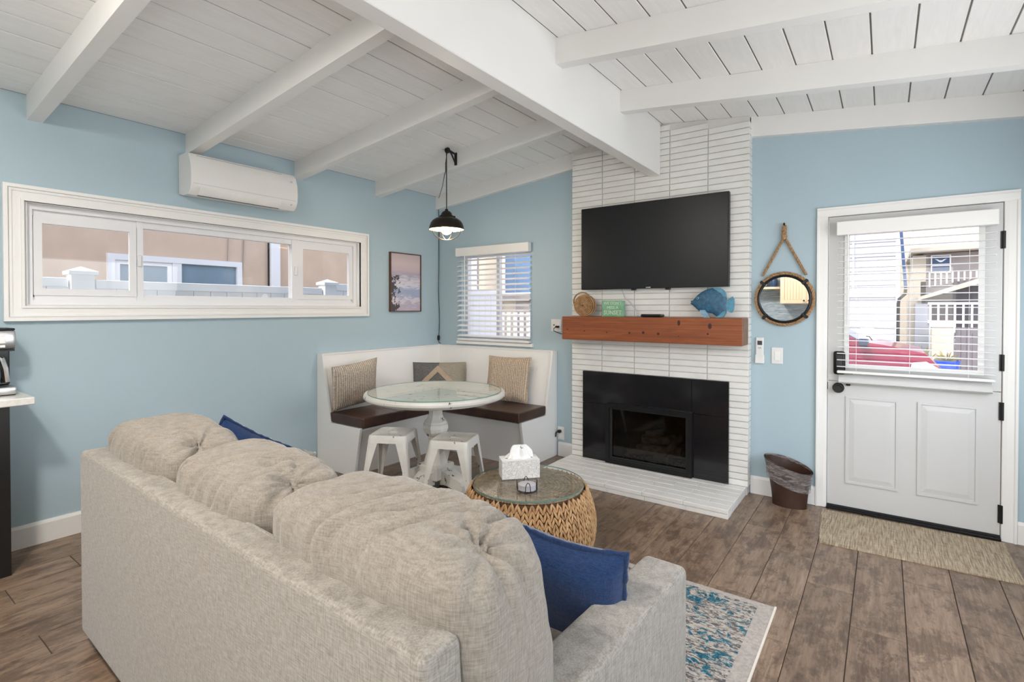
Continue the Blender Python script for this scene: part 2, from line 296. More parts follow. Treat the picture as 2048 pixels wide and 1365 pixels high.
# ------------------------------------------------------------------ mesh builder
class MB:
    def __init__(s): s.v = []; s.f = []
    def add(s, vs, fs):
        o = len(s.v); s.v += [tuple(p) for p in vs]; s.f += [tuple(i + o for i in f) for f in fs]; return s
    def box(s, x0, x1, y0, y1, z0, z1):
        v = [(x0, y0, z0), (x1, y0, z0), (x1, y1, z0), (x0, y1, z0), (x0, y0, z1), (x1, y0, z1), (x1, y1, z1), (x0, y1, z1)]
        return s.add(v, [(3, 2, 1, 0), (4, 5, 6, 7), (0, 1, 5, 4), (1, 2, 6, 5), (2, 3, 7, 6), (3, 0, 4, 7)])
    def bbox(s, x0, x1, y0, y1, z0, z1, b=0.005, seg=1):
        bm = bmesh.new(); bmesh.ops.create_cube(bm, size=1)
        for v in bm.verts: v.co = Vector(((x0 + x1) / 2 + v.co.x * (x1 - x0), (y0 + y1) / 2 + v.co.y * (y1 - y0), (z0 + z1) / 2 + v.co.z * (z1 - z0)))
        bmesh.ops.bevel(bm, geom=list(bm.edges), offset=b, segments=seg, profile=0.5, affect='EDGES')
        return s.bm(bm)
    def bm(s, bm):
        bm.verts.index_update()
        s.add([v.co for v in bm.verts], [[v.index for v in f.verts] for f in bm.faces]); bm.free(); return s
    def prism(s, poly, axis, a, b):
        """poly: 2D points in the plane normal to axis ('x': (y,z), 'y': (x,z), 'z': (x,y))"""
        def P(p, t): return {'x': (t, p[0], p[1]), 'y': (p[0], t, p[1]), 'z': (p[0], p[1], t)}[axis]
        n = len(poly); bm = bmesh.new()
        va = [bm.verts.new(P(p, a)) for p in poly]; vb = [bm.verts.new(P(p, b)) for p in poly]
        bm.faces.new(va); bm.faces.new(vb[::-1])
        for i in range(n): bm.faces.new((va[i], vb[i], vb[(i + 1) % n], va[(i + 1) % n]))
        bmesh.ops.recalc_face_normals(bm, faces=list(bm.faces)); return s.bm(bm)
    def tube(s, path, r, n=8, closed=False):
        path = [Vector(p) for p in path]; k = len(path); rs = r if isinstance(r, (list, tuple)) else [r] * k
        o = len(s.v); up = Vector((0, 0, 1)); prev = None
        for i, p in enumerate(path):
            if closed: d = path[(i + 1) % k] - path[i - 1]
            else: d = path[min(i + 1, k - 1)] - path[max(i - 1, 0)]
            d.normalize()
            a = (prev - d * prev.dot(d)) if prev is not None else d.cross(up if abs(d.z) < .9 else Vector((1, 0, 0)))
            a.normalize(); prev = a; b = d.cross(a)
            for j in range(n):
                t = 2 * math.pi * j / n; s.v.append(tuple(p + (a * math.cos(t) + b * math.sin(t)) * rs[i]))
        m = k if closed else k - 1
        for i in range(m):
            for j in range(n):
                i2 = (i + 1) % k
                s.f.append((o + i * n + j, o + i * n + (j + 1) % n, o + i2 * n + (j + 1) % n, o + i2 * n + j))
        if not closed: s.f.append(tuple(o + j for j in range(n))[::-1]); s.f.append(tuple(o + (k - 1) * n + j for j in range(n)))
        return s
    def lathe(s, prof, c=(0, 0, 0), n=24, axis='z', cap=True, a0=0.0):
        o = len(s.v); k = len(prof)
        for r, h in prof:
            for j in range(n):
                t = a0 + 2 * math.pi * j / n; x, y = r * math.cos(t), r * math.sin(t)
                p = {'z': (x, y, h), 'y': (x, h, y), 'x': (h, x, y)}[axis]; s.v.append((p[0] + c[0], p[1] + c[1], p[2] + c[2]))
        for i in range(k - 1):
            for j in range(n):
                q = (o + i * n + j, o + i * n + (j + 1) % n, o + (i + 1) * n + (j + 1) % n, o + (i + 1) * n + j)
                s.f.append(q if axis != 'y' else q[::-1])
        if cap: s.f.append(tuple(o + j for j in range(n))[::-1]); s.f.append(tuple(o + (k - 1) * n + j for j in range(n)))
        return s
    def sphere(s, c, r, n=12, m=8, sc=(1, 1, 1)):
        pr = [(math.sin(math.pi * i / m), -math.cos(math.pi * i / m)) for i in range(m + 1)]
        o = len(s.v)
        for a, h in pr:
            a = max(a, 1e-3)
            for j in range(n):
                t = 2 * math.pi * j / n; s.v.append((c[0] + r * sc[0] * a * math.cos(t), c[1] + r * sc[1] * a * math.sin(t), c[2] + r * sc[2] * h))
        for i in range(m):
            for j in range(n): s.f.append((o + i * n + j, o + i * n + (j + 1) % n, o + (i + 1) * n + (j + 1) % n, o + (i + 1) * n + j))
        return s
    def grid(s, fn, nu, nv, flip=False):
        o = len(s.v)
        for i in range(nu + 1):
            for j in range(nv + 1): s.v.append(tuple(fn(i / nu, j / nv)))
        for i in range(nu):
            for j in range(nv):
                q = (o + i * (nv + 1) + j, o + (i + 1) * (nv + 1) + j, o + (i + 1) * (nv + 1) + j + 1, o + i * (nv + 1) + j + 1)
                s.f.append(q[::-1] if flip else q)
        return s
    def xf(s, mat): s.v = [tuple(mat @ Vector(p)) for p in s.v]; return s

OFF = {}
def link(o, parent=None):
    COL.objects.link(o)
    if parent is not None: o.parent = parent
    return o
def mesh(name, mb, smooth=False, fix=True):
    me = bpy.data.meshes.new(name); me.from_pydata(mb.v, [], mb.f)
    if fix:
        bm = bmesh.new(); bm.from_mesh(me); bmesh.ops.recalc_face_normals(bm, faces=list(bm.faces)); bm.to_mesh(me); bm.free()
    if smooth:
        me.polygons.foreach_set('use_smooth', [True] * len(me.polygons))
        if smooth != 'all':
            try: me.set_sharp_from_angle(angle=R(smooth if not isinstance(smooth, bool) else 40))
            except Exception: pass
    me.update(); return me
def off(o):
    return OFF.get(o.name, Vector((0, 0, 0)))
def tag(o, label=None, cat=None, group=None, kind=None):
    if label: o['label'] = label
    if cat: o['category'] = cat
    if group: o['group'] = group
    if kind: o['kind'] = kind
    return o
def thing(name, label, cat, loc=(0, 0, 0), rot=0, group=None, kind=None):
    """an Empty at the base of the thing; parts given in world coordinates are moved under it when it is not rotated"""
    o = bpy.data.objects.new(name, None); o.empty_display_size = 0.1; link(o)
    o.location = loc; o.rotation_euler = (0, 0, rot) if not isinstance(rot, tuple) else rot
    OFF[o.name] = Vector(loc) if rot == 0 else Vector((0, 0, 0))
    return tag(o, label, cat, group, kind)
def part(name, mb, mat, parent, smooth=False, label=None, kind=None, fix=True):
    d = off(parent)
    mb.v = [(p[0] - d.x, p[1] - d.y, p[2] - d.z) for p in mb.v]
    o = bpy.data.objects.new(name, mesh(name, mb, smooth, fix)); link(o, parent); o.data.materials.append(M[mat] if isinstance(mat, str) else mat)
    OFF[o.name] = d.copy(); return tag(o, label, kind=kind)
def solo(name, mb, mat, label, cat, loc=(0, 0, 0), smooth=False, group=None, kind=None, rot=None):
    L = Vector(loc)
    if rot is None: mb.v = [(p[0] - L.x, p[1] - L.y, p[2] - L.z) for p in mb.v]
    o = bpy.data.objects.new(name, mesh(name, mb, smooth)); link(o); o.location = L
    if rot is not None: o.rotation_euler = rot
    o.data.materials.append(M[mat] if isinstance(mat, str) else mat); OFF[o.name] = L
    return tag(o, label, cat, group, kind)
def dup_part(src, parent, loc, rot=(0, 0, 0)):
    """copy of a part that shares its mesh, placed at loc in its parent's frame"""
    c = src.copy(); COL.objects.link(c); c.parent = parent; c.location = loc; c.rotation_euler = rot; return c
def copy_tree(o, parent=None):
    kids = list(o.children); c = o.copy(); COL.objects.link(c); c.parent = parent
    for k in kids: copy_tree(k, c)
    return c
def text_part(name, body, size, mat, parent, loc, rot, extrude=0.0008, align='CENTER', sx=1.0):
    cu = bpy.data.curves.new(name, 'FONT'); cu.body = body; cu.size = size; cu.extrude = extrude; cu.align_x = align; cu.align_y = 'CENTER'; cu.resolution_u = 3
    tmp = bpy.data.objects.new(name, cu); COL.objects.link(tmp)
    bpy.context.view_layer.update()
    me = bpy.data.meshes.new_from_object(tmp.evaluated_get(bpy.context.evaluated_depsgraph_get()))
    bpy.data.objects.remove(tmp); bpy.data.curves.remove(cu)
    o = bpy.data.objects.new(name, me); link(o, parent); me.materials.clear(); me.materials.append(M[mat]); o.location = loc; o.rotation_euler = rot; o.scale = (sx, 1, 1)
    return o

# ------------------------------------------------------------------ dimensions
W_R, Y_N = 5.20, -5.80                      # right wall, near wall (behind the camera)
RX0, RX1, RZ = 2.542, 2.637, 2.54           # ridge beam
def ceil(x): return 2.705 + 0.1035 * x if x <= 2.59 else 2.973 - 0.1130 * (x - 2.59)

# ------------------------------------------------------------------ floor: grout bed and wood-look tiles
fl = solo('floor', MB().box(-0.02, W_R + .02, Y_N - .02, 0.0, -0.12, -0.0035), 'grout', 'brown wood-look plank tile floor of the living room', 'floor', (0, 0, -0.12), kind='structure')
TW, TL, G = 0.205, 0.925, 0.0035
def tile_mesh(w, l):
    return mesh('plank_tile', MB().bbox(0, w, 0, l, -0.012, 0.0, 0.0012))
tile_cache = {}
for k in range(-17, 9):
    x0 = 3.430 + TW * k; x1 = x0 + TW
    if x1 < 0.02 or x0 > W_R - 0.02: continue
    xa, xb = max(x0, 0) + G / 2, min(x1, W_R) - G / 2
    y = -0.644 - 0.305 * (k % 3) + 0.0
    y0 = y + 2 * TL
    while y0 > Y_N:
        a, b = max(y0 - TL, Y_N) + G / 2, min(y0, 0.0) - G / 2
        y0 -= TL
        if b - a < 0.03: continue
        key = (round(xb - xa, 3), round(b - a, 3))
        if key not in tile_cache: tile_cache[key] = tile_mesh(*key); tile_cache[key].materials.append(M['tile'])
        o = bpy.data.objects.new('plank_tile', tile_cache[key]); link(o, fl); o.location = (xa, a, 0.12)

# ------------------------------------------------------------------ walls
WT = 0.14
def wall_x(name, label, x_in, sign, y0, y1, z1, holes):
    """wall in the plane x = x_in reaching outward by WT; holes: (ya, yb, za, zb)"""
    mb = MB(); xs = sorted((x_in, x_in + sign * WT)); ys = sorted({y0, y1, *[h[0] for h in holes], *[h[1] for h in holes]})
    for a, b in zip(ys, ys[1:]):
        hs = sorted([(h[2], h[3]) for h in holes if h[0] <= a + 1e-6 and h[1] >= b - 1e-6]); z = -0.12
        for ha, hb in hs + [(z1, None)]:
            if ha > z + 1e-6: mb.box(*xs, a, b, z, ha)
            z = hb
    return solo(name, mb, 'wall', label, 'wall', (x_in, y0, 0), kind='structure')
def wall_y(name, label, y_in, sign, x0, x1, holes, mat='wall'):
    mb = MB(); ys = sorted((y_in, y_in + sign * WT)); xs = sorted({x0, x1, 2.59, *[h[0] for h in holes], *[h[1] for h in holes]})
    for a, b in zip(xs, xs[1:]):
        hs = sorted([(h[2], h[3]) for h in holes if h[0] <= a + 1e-6 and h[1] >= b - 1e-6]); z = -0.12
        for ha, hb in hs:
            if ha > z + 1e-6: mb.box(a, b, *ys, z, ha)
            z = hb
        mb.prism([(a, z), (b, z), (b, ceil(b)), (a, ceil(a))], 'y', *ys)
    return solo(name, mb, mat, label, 'wall', (x0, y_in, 0), kind='structure')
W1 = (-3.53, -1.11, 1.44, 2.075)            # sliding window: y0, y1, z0, z1
W2 = (0.345, 1.265, 1.075, 2.03)            # small window: x0, x1, z0, z1
DR = (3.815, 4.765, -0.12, 2.10)            # door opening
FB = (2.20, 2.90, 0.075, 0.575)             # firebox hole
wall_x('wall_left', 'pale blue side wall with the long sliding window', 0.0, -1, Y_N - WT, WT, 2.705, [W1])
wall_y('wall_far', 'pale blue gable wall with the fireplace and the front door', 0.0, 1, 0.0, W_R, [W2, DR, FB])
wall_x('wall_right', 'pale blue side wall with the added wide street window', W_R, 1, Y_N - WT, WT, 2.678, [(-3.40, -0.60, 0.85, 2.2)])
wall_y('wall_near', 'pale blue kitchen wall behind the seating area', Y_N, -1, 0.0, W_R, [(3.60, 5.05, 0.02, 2.12)])

# ------------------------------------------------------------------ ceiling: boards, rafters, ridge beam
cl = thing('ceiling', 'white painted board ceiling with exposed rafters and ridge beam', 'ceiling', (0, Y_N, 2.7), kind='structure')
seams_l = [-0.02] + [0.153 + 0.178 * i for i in range(14)]
seams_l = [max(0.0, s) for s in seams_l if s < 2.58] + [2.59]
seams_r = [2.59] + [2.645 + 0.1815 * i for i in range(15) if 2.645 + 0.1815 * i < W_R - 0.03] + [W_R]
for sm_ in (seams_l, seams_r):
    for a, b in zip(sm_, sm_[1:]):
        g = 0.0038; a2, b2 = a + g, b - g; dz = random.uniform(-0.0010, 0.0010); c = 0.002
        A, B = ceil(a2 + 1e-5) + dz, ceil(b2 - 1e-5) + dz
        part('ceiling_board', MB().prism([(a2, A + c), (a2 + c, A), (b2 - c, B), (b2, B + c), (b2, B + 0.03), (a2, A + 0.03)], 'y', Y_N, 0.0), 'ceil', cl)
for sx_ in seams_l[1:-1] + seams_r[1:-1]:  # dark strips set in the seams stand in for the grooves' shadow lines
    part('seam_shadow_strip', MB().prism([(sx_ - .006, ceil(sx_ - .006) + .0042), (sx_ + .006, ceil(sx_ + .006) + .0042), (sx_ + .006, ceil(sx_ + .006) + .014), (sx_ - .006, ceil(sx_ - .006) + .014)], 'y', Y_N, 0.0), 'seamshade', cl)
part('roof_deck', MB().prism([(-0.45, ceil(-0.45) + .031), (2.59, ceil(2.59) + .031), (W_R + .45, ceil(W_R + .45) + .031), (W_R + .45, ceil(W_R + .45) + .18), (2.59, ceil(2.59) + .18), (-0.45, ceil(-.45) + .18)], 'y', Y_N - .9, 0.5), 'walnut', cl)
RD = 0.148
for yl in (-0.050, -0.915, -1.790, -2.650, -3.515, -4.385, -5.255):
    yr = 0.0 if yl == -0.05 else yl + 0.072
    xl = 1.799 if yl == -0.05 else RX0; xr = 3.325 if yl == -0.05 else RX1
    for a, b in ((0.0, xl), (xr, W_R)):
        part('rafter', MB().prism([(a, ceil(a) - RD), (b, ceil(b) - RD), (b, ceil(b)), (a, ceil(a))], 'y', yl, yr), 'beam', cl)
part('ridge_beam', MB().bbox(RX0, RX1, Y_N, -0.104, RZ, 2.972, 0.004), 'beam', cl)

# ------------------------------------------------------------------ baseboards
def baseboard(name, mb, label): solo(name, mb, 'white', label, 'baseboard', mb.v[0], kind='structure')
bh = 0.135
def bprof(s): return [(0, 0), (0.016 * s, 0), (0.016 * s, bh - .018), (0.008 * s, bh), (0, bh)]
baseboard('baseboard_left', MB().prism(bprof(1), 'y', Y_N, -1.60), 'white baseboard along the left wall')
for i, (a, b) in enumerate(((1.60, 1.80), (3.326, 3.763), (4.823, W_R))):
    baseboard(('baseboard_far', 'baseboard_door', 'baseboard_corner')[i], MB().prism([(-p[0], p[1]) for p in bprof(1)], 'x', a, b) if False else MB().prism([(-p[0], p[1]) for p in bprof(1)], 'x', a, b),
              ('white baseboard between corner bench and fireplace', 'white baseboard between fireplace and front door', 'white baseboard right of the front door')[i])

# ------------------------------------------------------------------ window_1: long slider in the left wall
w1 = thing('window_1', 'long white three-pane sliding window in the left wall', 'window', (0, (W1[0] + W1[1]) / 2, W1[2]), kind='structure')
y0, y1, z0, z1 = -3.627, -1.015, 1.354, 2.162
def picture_frame_x(y0, y1, z0, z1, w, x0, x1):
    mb = MB()
    mb.prism([(y0, z0), (y1, z0), (y1 - w, z0 + w), (y0 + w, z0 + w)], 'x', x0, x1); mb.prism([(y0, z1), (y1, z1), (y1 - w, z1 - w), (y0 + w, z1 - w)], 'x', x0, x1)
    mb.prism([(y0, z0), (y0 + w, z0 + w), (y0 + w, z1 - w), (y0, z1)], 'x', x0, x1); mb.prism([(y1, z0), (y1 - w, z0 + w), (y1 - w, z1 - w), (y1, z1)], 'x', x0, x1)
    return mb
part('casing', picture_frame_x(y0 + .018, y1 - .018, z0 + .018, z1 - .018, 0.074, 0.0, 0.018), 'white', w1)
part('casing_bead', picture_frame_x(y0, y1, z0, z1, 0.02, 0.0, 0.030), 'white', w1)
part('casing_bead', picture_frame_x(y0 + .026, y1 - .026, z0 + .026, z1 - .026, 0.012, 0.018, 0.025), 'white', w1)
part('casing_bead', picture_frame_x(y0 + .078, y1 - .078, z0 + .078, z1 - .078, 0.014, 0.0, 0.026), 'white', w1)
part('jamb', picture_frame_x(W1[0], W1[1], W1[2], W1[3], 0.012, -WT, 0.0), 'white', w1)
fr = part('vinyl_frame', picture_frame_x(W1[0] + .012, W1[1] - .012, W1[2] + .012, W1[3] - .012, 0.030, -.12, -.035), 'vinyl', w1)
def sash(ya, yb, za, zb, w, x0, x1):
    s = part('sash', picture_frame_x(ya - w, yb + w, za - w, zb + w, w, x0, x1), 'vinyl', w1)
    part('glass_pane', MB().box((x0 + x1) / 2 - .003, (x0 + x1) / 2 + .003, ya, yb, za, zb), 'glass', s)
    return s
sash(-3.44, -2.985, 1.553, 1.955, 0.042, -.075, -.05)
s = sash(-2.900, -1.785, 1.522, 1.995, 0.040, -.105, -.078)
sash(-1.680, -1.195, 1.553, 1.960, 0.042, -.075, -.05)
part('frame_rail', MB().box(-.112, -.058, W1[0] + .03, W1[1] - .03, 1.990, 2.045), 'vinyl', w1); part('frame_rail', MB().box(-.112, -.058, W1[0] + .03, W1[1] - .03, 1.470, 1.518), 'vinyl', w1)
part('frame_stile', MB().box(-.112, -.058, W1[0] + .03, -3.478, 1.5, 2.0), 'vinyl', w1); part('frame_stile', MB().box(-.112, -.058, -1.158, W1[1] - .03, 1.5, 2.0), 'vinyl', w1)
part('mullion', MB().box(-.11, -.05, -2.945, -2.905, 1.48, 2.035), 'vinyl', w1); part('mullion', MB().box(-.11, -.05, -1.785, -1.722, 1.48, 2.035), 'vinyl', w1)
for yy in (-2.93, -1.752): part('latch', MB().bbox(-.05, -.036, yy - .012, yy + .012, 1.72, 1.80, 0.004), 'vinyl', w1)

# ------------------------------------------------------------------ window_2 behind the bench
w2 = thing('window_2', 'small white window behind the corner bench', 'window', (.8, 0, W2[2]), kind='structure')
def picture_frame_y(x0, x1, z0, z1, w, a, b):
    mb = picture_frame_x(x0, x1, z0, z1, w, a, b); mb.v = [(p[1], p[0], p[2]) for p in mb.v]; return mb
part('vinyl_frame', picture_frame_y(W2[0], W2[1], W2[2], W2[3], .04, .06, .12), 'vinyl', w2)
part('mullion', MB().box(.785, .825, .065, .115, W2[2] + .04, W2[3] - .04), 'vinyl', w2)
part('glass_pane', MB().box(W2[0] + .04, .785, .088, .094, W2[2] + .04, W2[3] - .04), 'glass', w2)
part('glass_pane', MB().box(.825, W2[1] - .04, .088, .094, W2[2] + .04, W2[3] - .04), 'glass', w2)
part('window_sill', MB().bbox(.295, 1.305, -.035, .06, 1.040, 1.075, .004), 'white', w2)

def blind(name, label, x0, x1, ztop, zbot, head, y, pitch, tilt, wand_x, wand_len, cords, slat_w=0.05, rail=0.022, group=None):
    b = thing(name, label, 'blind', ((x0 + x1) / 2, y, zbot), group=group)
    part('headrail', MB().bbox(x0 - .006, x1 + .006, y - .045, y + .018, ztop - head, ztop, .004), 'white', b)
    mbs = MB().prism([(-slat_w / 2, -.001), (0, .0022), (slat_w / 2, -.001), (slat_w / 2, .0012), (0, .0044), (-slat_w / 2, .0012)], 'x', -(x1 - x0) / 2, (x1 - x0) / 2)
    me = mesh('slat', mbs); me.materials.append(M['slat'])
    z = zbot + rail + pitch * .6
    while z < ztop - head - .004:
        o = bpy.data.objects.new('slat', me); link(o, b); o.location = (0, 0, z - zbot); o.rotation_euler = (tilt, 0, 0); z += pitch
    part('bottom_rail', MB().bbox(x0, x1, y - .025, y + .025, zbot, zbot + rail, .004), 'white', b)
    for cx in cords:
        part('ladder_cord', MB().tube([(cx, y - .027, zbot + rail), (cx, y - .027, ztop - head)], .0011, 5), 'slat', b)
    part('tilt_wand', MB().tube([(wand_x, y - .05, ztop - head), (wand_x, y - .05, ztop - head - wand_len)], .0045, 6), 'plastic' if name == 'window_blind' else 'plastic', b)
    return b
blind('window_blind', 'white slatted blind over the small window behind the bench', .325, 1.280, 2.092, 1.080, .092, -.03, .0545, R(24), .46, .70, (.44, 1.12))

# ------------------------------------------------------------------ door_1: Dutch door
d1 = thing('door_1', 'white half-glazed Dutch front door with black hardware', 'door', (4.29, 0, 0), kind='structure')
def casing_leg(x0, x1): return MB().prism([(x0, 0), (x0, -.022), (x0 + .012 * (1 if x1 > x0 else -1), -.022), (x0 + .018 * (1 if x1 > x0 else -1), -.016), (x1 - .02 * (1 if x1 > x0 else -1), -.014), (x1, -.010), (x1, 0)], 'z', 0.0, 2.0835)
part('casing', casing_leg(3.763, 3.830), 'white', d1); part('casing', casing_leg(4.821, 4.752), 'white', d1)
part('casing', MB().prism([(2.147, 0), (2.147, -.022), (2.135, -.022), (2.129, -.016), (2.10, -.014), (2.083, -.010), (2.083, 0)][::1], 'x', 3.763, 4.821).xf(Matrix(((1, 0, 0, 0), (0, 0, 1, 0), (0, 1, 0, 0), (0, 0, 0, 1)))), 'white', d1)
part('jamb', MB().box(3.815, 3.830, 0, .14, 0, 2.10).box(4.750, 4.765, 0, .14, 0, 2.10).box(3.815, 4.765, 0, .14, 2.083, 2.10), 'white', d1)
part('threshold', MB().bbox(3.83, 4.75, -.03, .14, -.118, .018, .005), 'black', d1)
part('weather_strip', MB().box(3.835, 4.745, -.008, .03, .018, .030), 'rubber', d1)
# upper leaf with glass
UZ0, UZ1 = .918, 2.078
gx0, gx1, gz0, gz1 = 3.950, 4.645, 1.03, 1.965
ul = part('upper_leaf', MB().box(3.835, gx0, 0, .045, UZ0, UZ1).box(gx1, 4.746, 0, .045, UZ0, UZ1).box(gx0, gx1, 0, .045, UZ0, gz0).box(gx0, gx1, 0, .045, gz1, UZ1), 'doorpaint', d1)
part('glass_pane', MB().box(gx0, gx1, .020, .026, gz0, gz1), 'glass', ul)
part('glazing_bead', picture_frame_y(gx0 - .02, gx1 + .02, gz0 - .02, gz1 + .02, .03, -.008, 0.0), 'white', ul)
part('door_shelf', MB().prism([(-.0, .905), (-.05, .905), (-.062, .915), (-.062, .930), (-.05, .945), (-.02, .968), (0, .972)], 'x', 3.902, 4.70), 'doorpaint', ul)
# lower leaf with two raised panels
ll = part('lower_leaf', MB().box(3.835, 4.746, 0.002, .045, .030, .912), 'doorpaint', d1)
for (a, b) in ((3.943, 4.244), (4.342, 4.646)):
    for w, yo in ((0.0, -.007),):
        part('panel_moulding', picture_frame_y(a, b, .197, .812, .016, -.007, .002), 'doorpaint', ll)
    part('raised_panel', MB().prism([(a + .016, .213), (b - .016, .213), (b - .016, .796), (a + .016, .796)], 'y', -.0005, .002), 'doorpaint', ll)
    x0, x1, z0, z1 = a + .05, b - .05, .247, .762
    mb = MB(); mb.add([(a + .020, -.0006, .217), (b - .020, -.0006, .217), (b - .020, -.0006, .792), (a + .020, -.0006, .792), (x0, -.0055, z0), (x1, -.0055, z0), (x1, -.0055, z1), (x0, -.0055, z1)],
                      [(4, 5, 6, 7), (0, 1, 5, 4), (1, 2, 6, 5), (2, 3, 7, 6), (3, 0, 4, 7), (3, 2, 1, 0)]); part('panel_field', mb, 'doorpaint', ll)
for za, zb, leaf in ((1.796, 1.903, ul), (1.045, 1.146, ul), (.742, .852, ll), (.107, .218, ll)):
    h = part('hinge', MB().tube([(4.7495, -.010, za), (4.7495, -.010, zb)], .0085, 10), 'black', leaf, True)
    part('hinge_plate', MB().box(4.735, 4.7495, -.006, 0.0, za, zb), 'black', leaf)
lock = part('keypad_lock', MB().bbox(3.868, 3.940, -.034, 0.0, .962, 1.127, .016, 3), 'black', ul, True)
part('lever_handle', MB().tube([(3.905, -.03, .985), (3.905, -.062, .985), (3.912, -.066, .984), (3.985, -.066, .981)], [.011, .011, .010, .008], 10), 'black', ul, True)
part('key_window', MB().bbox(3.884, 3.926, -.0365, -.032, 1.015, 1.105, .003), 'blacktile', ul)
part('deadbolt_knob', MB().lathe([(.036, .002), (.036, -.010), (.030, -.018), (.016, -.020), (.016, -.034), (.024, -.038), (.027, -.050), (.022, -.058), (.0, -.058)], (3.898, 0, .866), 24, 'y', cap=False), 'black', ll, True)
part('leaf_bolt', MB().bbox(3.944, 3.970, -.016, .002, .885, .912, .004), 'black', ll)
part('strike_plate', MB().box(3.828, 3.8335, -.002, .02, .85, .90), 'black', d1)
blind('door_blind', 'white slatted blind hung on the glazed half of the front door', 3.893, 4.710, 2.030, .978, .095, -.058, .0457, R(0), 3.955, .62, (4.005, 4.295, 4.585), rail=.018)

# ------------------------------------------------------------------ window_added and a patio door behind the camera, unseen and added as daylight sources
w3 = thing('window_added', 'added wide white street window, unseen in the right wall', 'window', (W_R, -2.0, .85), kind='structure')
part('vinyl_frame', picture_frame_x(-3.40, -.60, .85, 2.2, .05, W_R + .04, W_R + .11), 'vinyl', w3)
for yy in (-2.45, -1.55): part('mullion', MB().box(W_R + .05, W_R + .1, yy - .025, yy + .025, .9, 2.15), 'vinyl', w3)  # mullions of the added window
for a, b in ((-3.35, -2.475), (-2.425, -1.575), (-1.525, -.65)): part('glass_pane', MB().box(W_R + .072, W_R + .078, a, b, .9, 2.15), 'glass', w3)  # panes of the added window
w4 = thing('door_added', 'added white glazed patio door, unseen in the kitchen wall', 'door', (4.25, Y_N, 0), kind='structure')
part('vinyl_frame', picture_frame_y(3.60, 5.05, .02, 2.12, .06, Y_N - .11, Y_N - .04), 'vinyl', w4)
part('mullion', MB().box(4.285, 4.365, Y_N - .10, Y_N - .05, .08, 2.06), 'vinyl', w4)  # mullion of the added patio door
for a, b in ((3.66, 4.285), (4.365, 4.99)): part('glass_pane', MB().box(a, b, Y_N - .078, Y_N - .072, .08, 2.06), 'glass', w4)  # panes of the added patio door

# ------------------------------------------------------------------ fireplace
fp = thing('fireplace', 'white painted long-brick fireplace with black tile surround and gas insert', 'fireplace', (2.56, -.1, 0))
CX0, CX1, CY = 1.799, 3.325, -.100
core = MB()
for a, b in ((CX0 + .008, FB[0]), (FB[0], 2.59), (2.59, FB[1]), (FB[1], CX1 - .008)):
    if a < FB[0] or b > FB[1]: core.prism([(a, .0), (b, .0), (b, ceil(b) - .001), (a, ceil(a) - .001)], 'y', CY + .012, -.001)
    else:
        core.box(a, b, CY + .012, -.001, 0, FB[2]); core.prism([(a, FB[3]), (b, FB[3]), (b, ceil(b) - .001), (a, ceil(a) - .001)], 'y', CY + .012, -.001)
breast = part('chimney_breast', core, 'mortar', fp)
bl, bhh, gap = .3052, .0498, .0055
def brickmesh(l, dep, h=bhh - gap):
    me = mesh('brick', MB().bbox(0, l, 0, dep, 0, h, .0025)); me.materials.append(M['brick']); return me
b_mid, b_end = brickmesh(bl - gap, .05), brickmesh(bl - gap / 2, .099)
hid = [(1.95, 3.18, 1.60, 2.31), (1.80, 3.32, 1.155, 1.352), (1.93, 3.185, .065, .855)]
z = .0655; 
while z < 2.96:
    for i in range(5):
        xa = CX0 + bl * i; xb = xa + bl
        zt = min(ceil(xa), ceil(xb))
        if z + bhh - gap > zt - .002: continue
        if any(xa > h[0] and xb < h[1] and z > h[2] and z + bhh < h[3] for h in hid): continue
        if RX0 - .0 < xa and xb < RX1: continue
        for h in hid[2:]:
            pass
        x_off = 0; me = b_end if i in (0, 4) else b_mid
        if hid[2][2] <= z < .86 - bhh * .4 and i in (1, 2, 3): continue
        o = bpy.data.objects.new('brick', me); link(o, breast)
        o.location = Vector((xa + (gap / 2 if i else 0), CY + random.uniform(-.0012, .0012), z)) - off(breast)
    z += bhh
# hearth
HX0, HX1, HY, HZ = 1.790, 3.315, -.666, .065
hearth = part('hearth', MB().box(HX0 + .006, HX1 - .006, HY + .008, -.089, 0, .058), 'mortar', fp)
hb_t = {}
def hearth_brick(x0, x1, y0, y1, z0, z1, g=.003, bev=.003):
    k = (round(x1 - x0, 3), round(y1 - y0, 3), round(z1 - z0, 3))
    if k not in hb_t:
        hb_t[k] = mesh('hearth_brick', MB().bbox(g / 2, k[0] - g / 2, g / 2, k[1] - g / 2, 0, k[2] - .002, bev)); hb_t[k].materials.append(M['brick'])
    o = bpy.data.objects.new('hearth_brick', hb_t[k]); link(o, hearth); o.location = Vector((x0, y0, z0 + random.uniform(-.001, .0008))) - off(hearth)
rows = 6; rd = (-.100 - HY) / rows
for r_ in range(rows):
    ya = HY + rd * r_; xs = [HX0] + [HX0 + (.1525 if r_ % 2 else .305) + .305 * i for i in range(5)]
    xs = [x for x in xs if x < HX1 - .04] + [HX1]
    for a, b in zip(xs, xs[1:]): hearth_brick(a, b, ya, ya + rd, .034, .067)
xs = [HX0, 1.815 + .0] ; xs = [HX0] + [1.815 + .303 * i for i in range(1, 5)] + [HX1]
for a, b in zip(xs, xs[1:]): hearth_brick(a, b, HY + .004, HY + .1, 0, .034)
for a, b in ((-.566, -.41), (-.41, -.25), (-.25, -.1)): hearth_brick(HX1 - .1, HX1 - .004, a, b, 0, .034); hearth_brick(HX0 + .004, HX0 + .1, a, b, 0, .034)
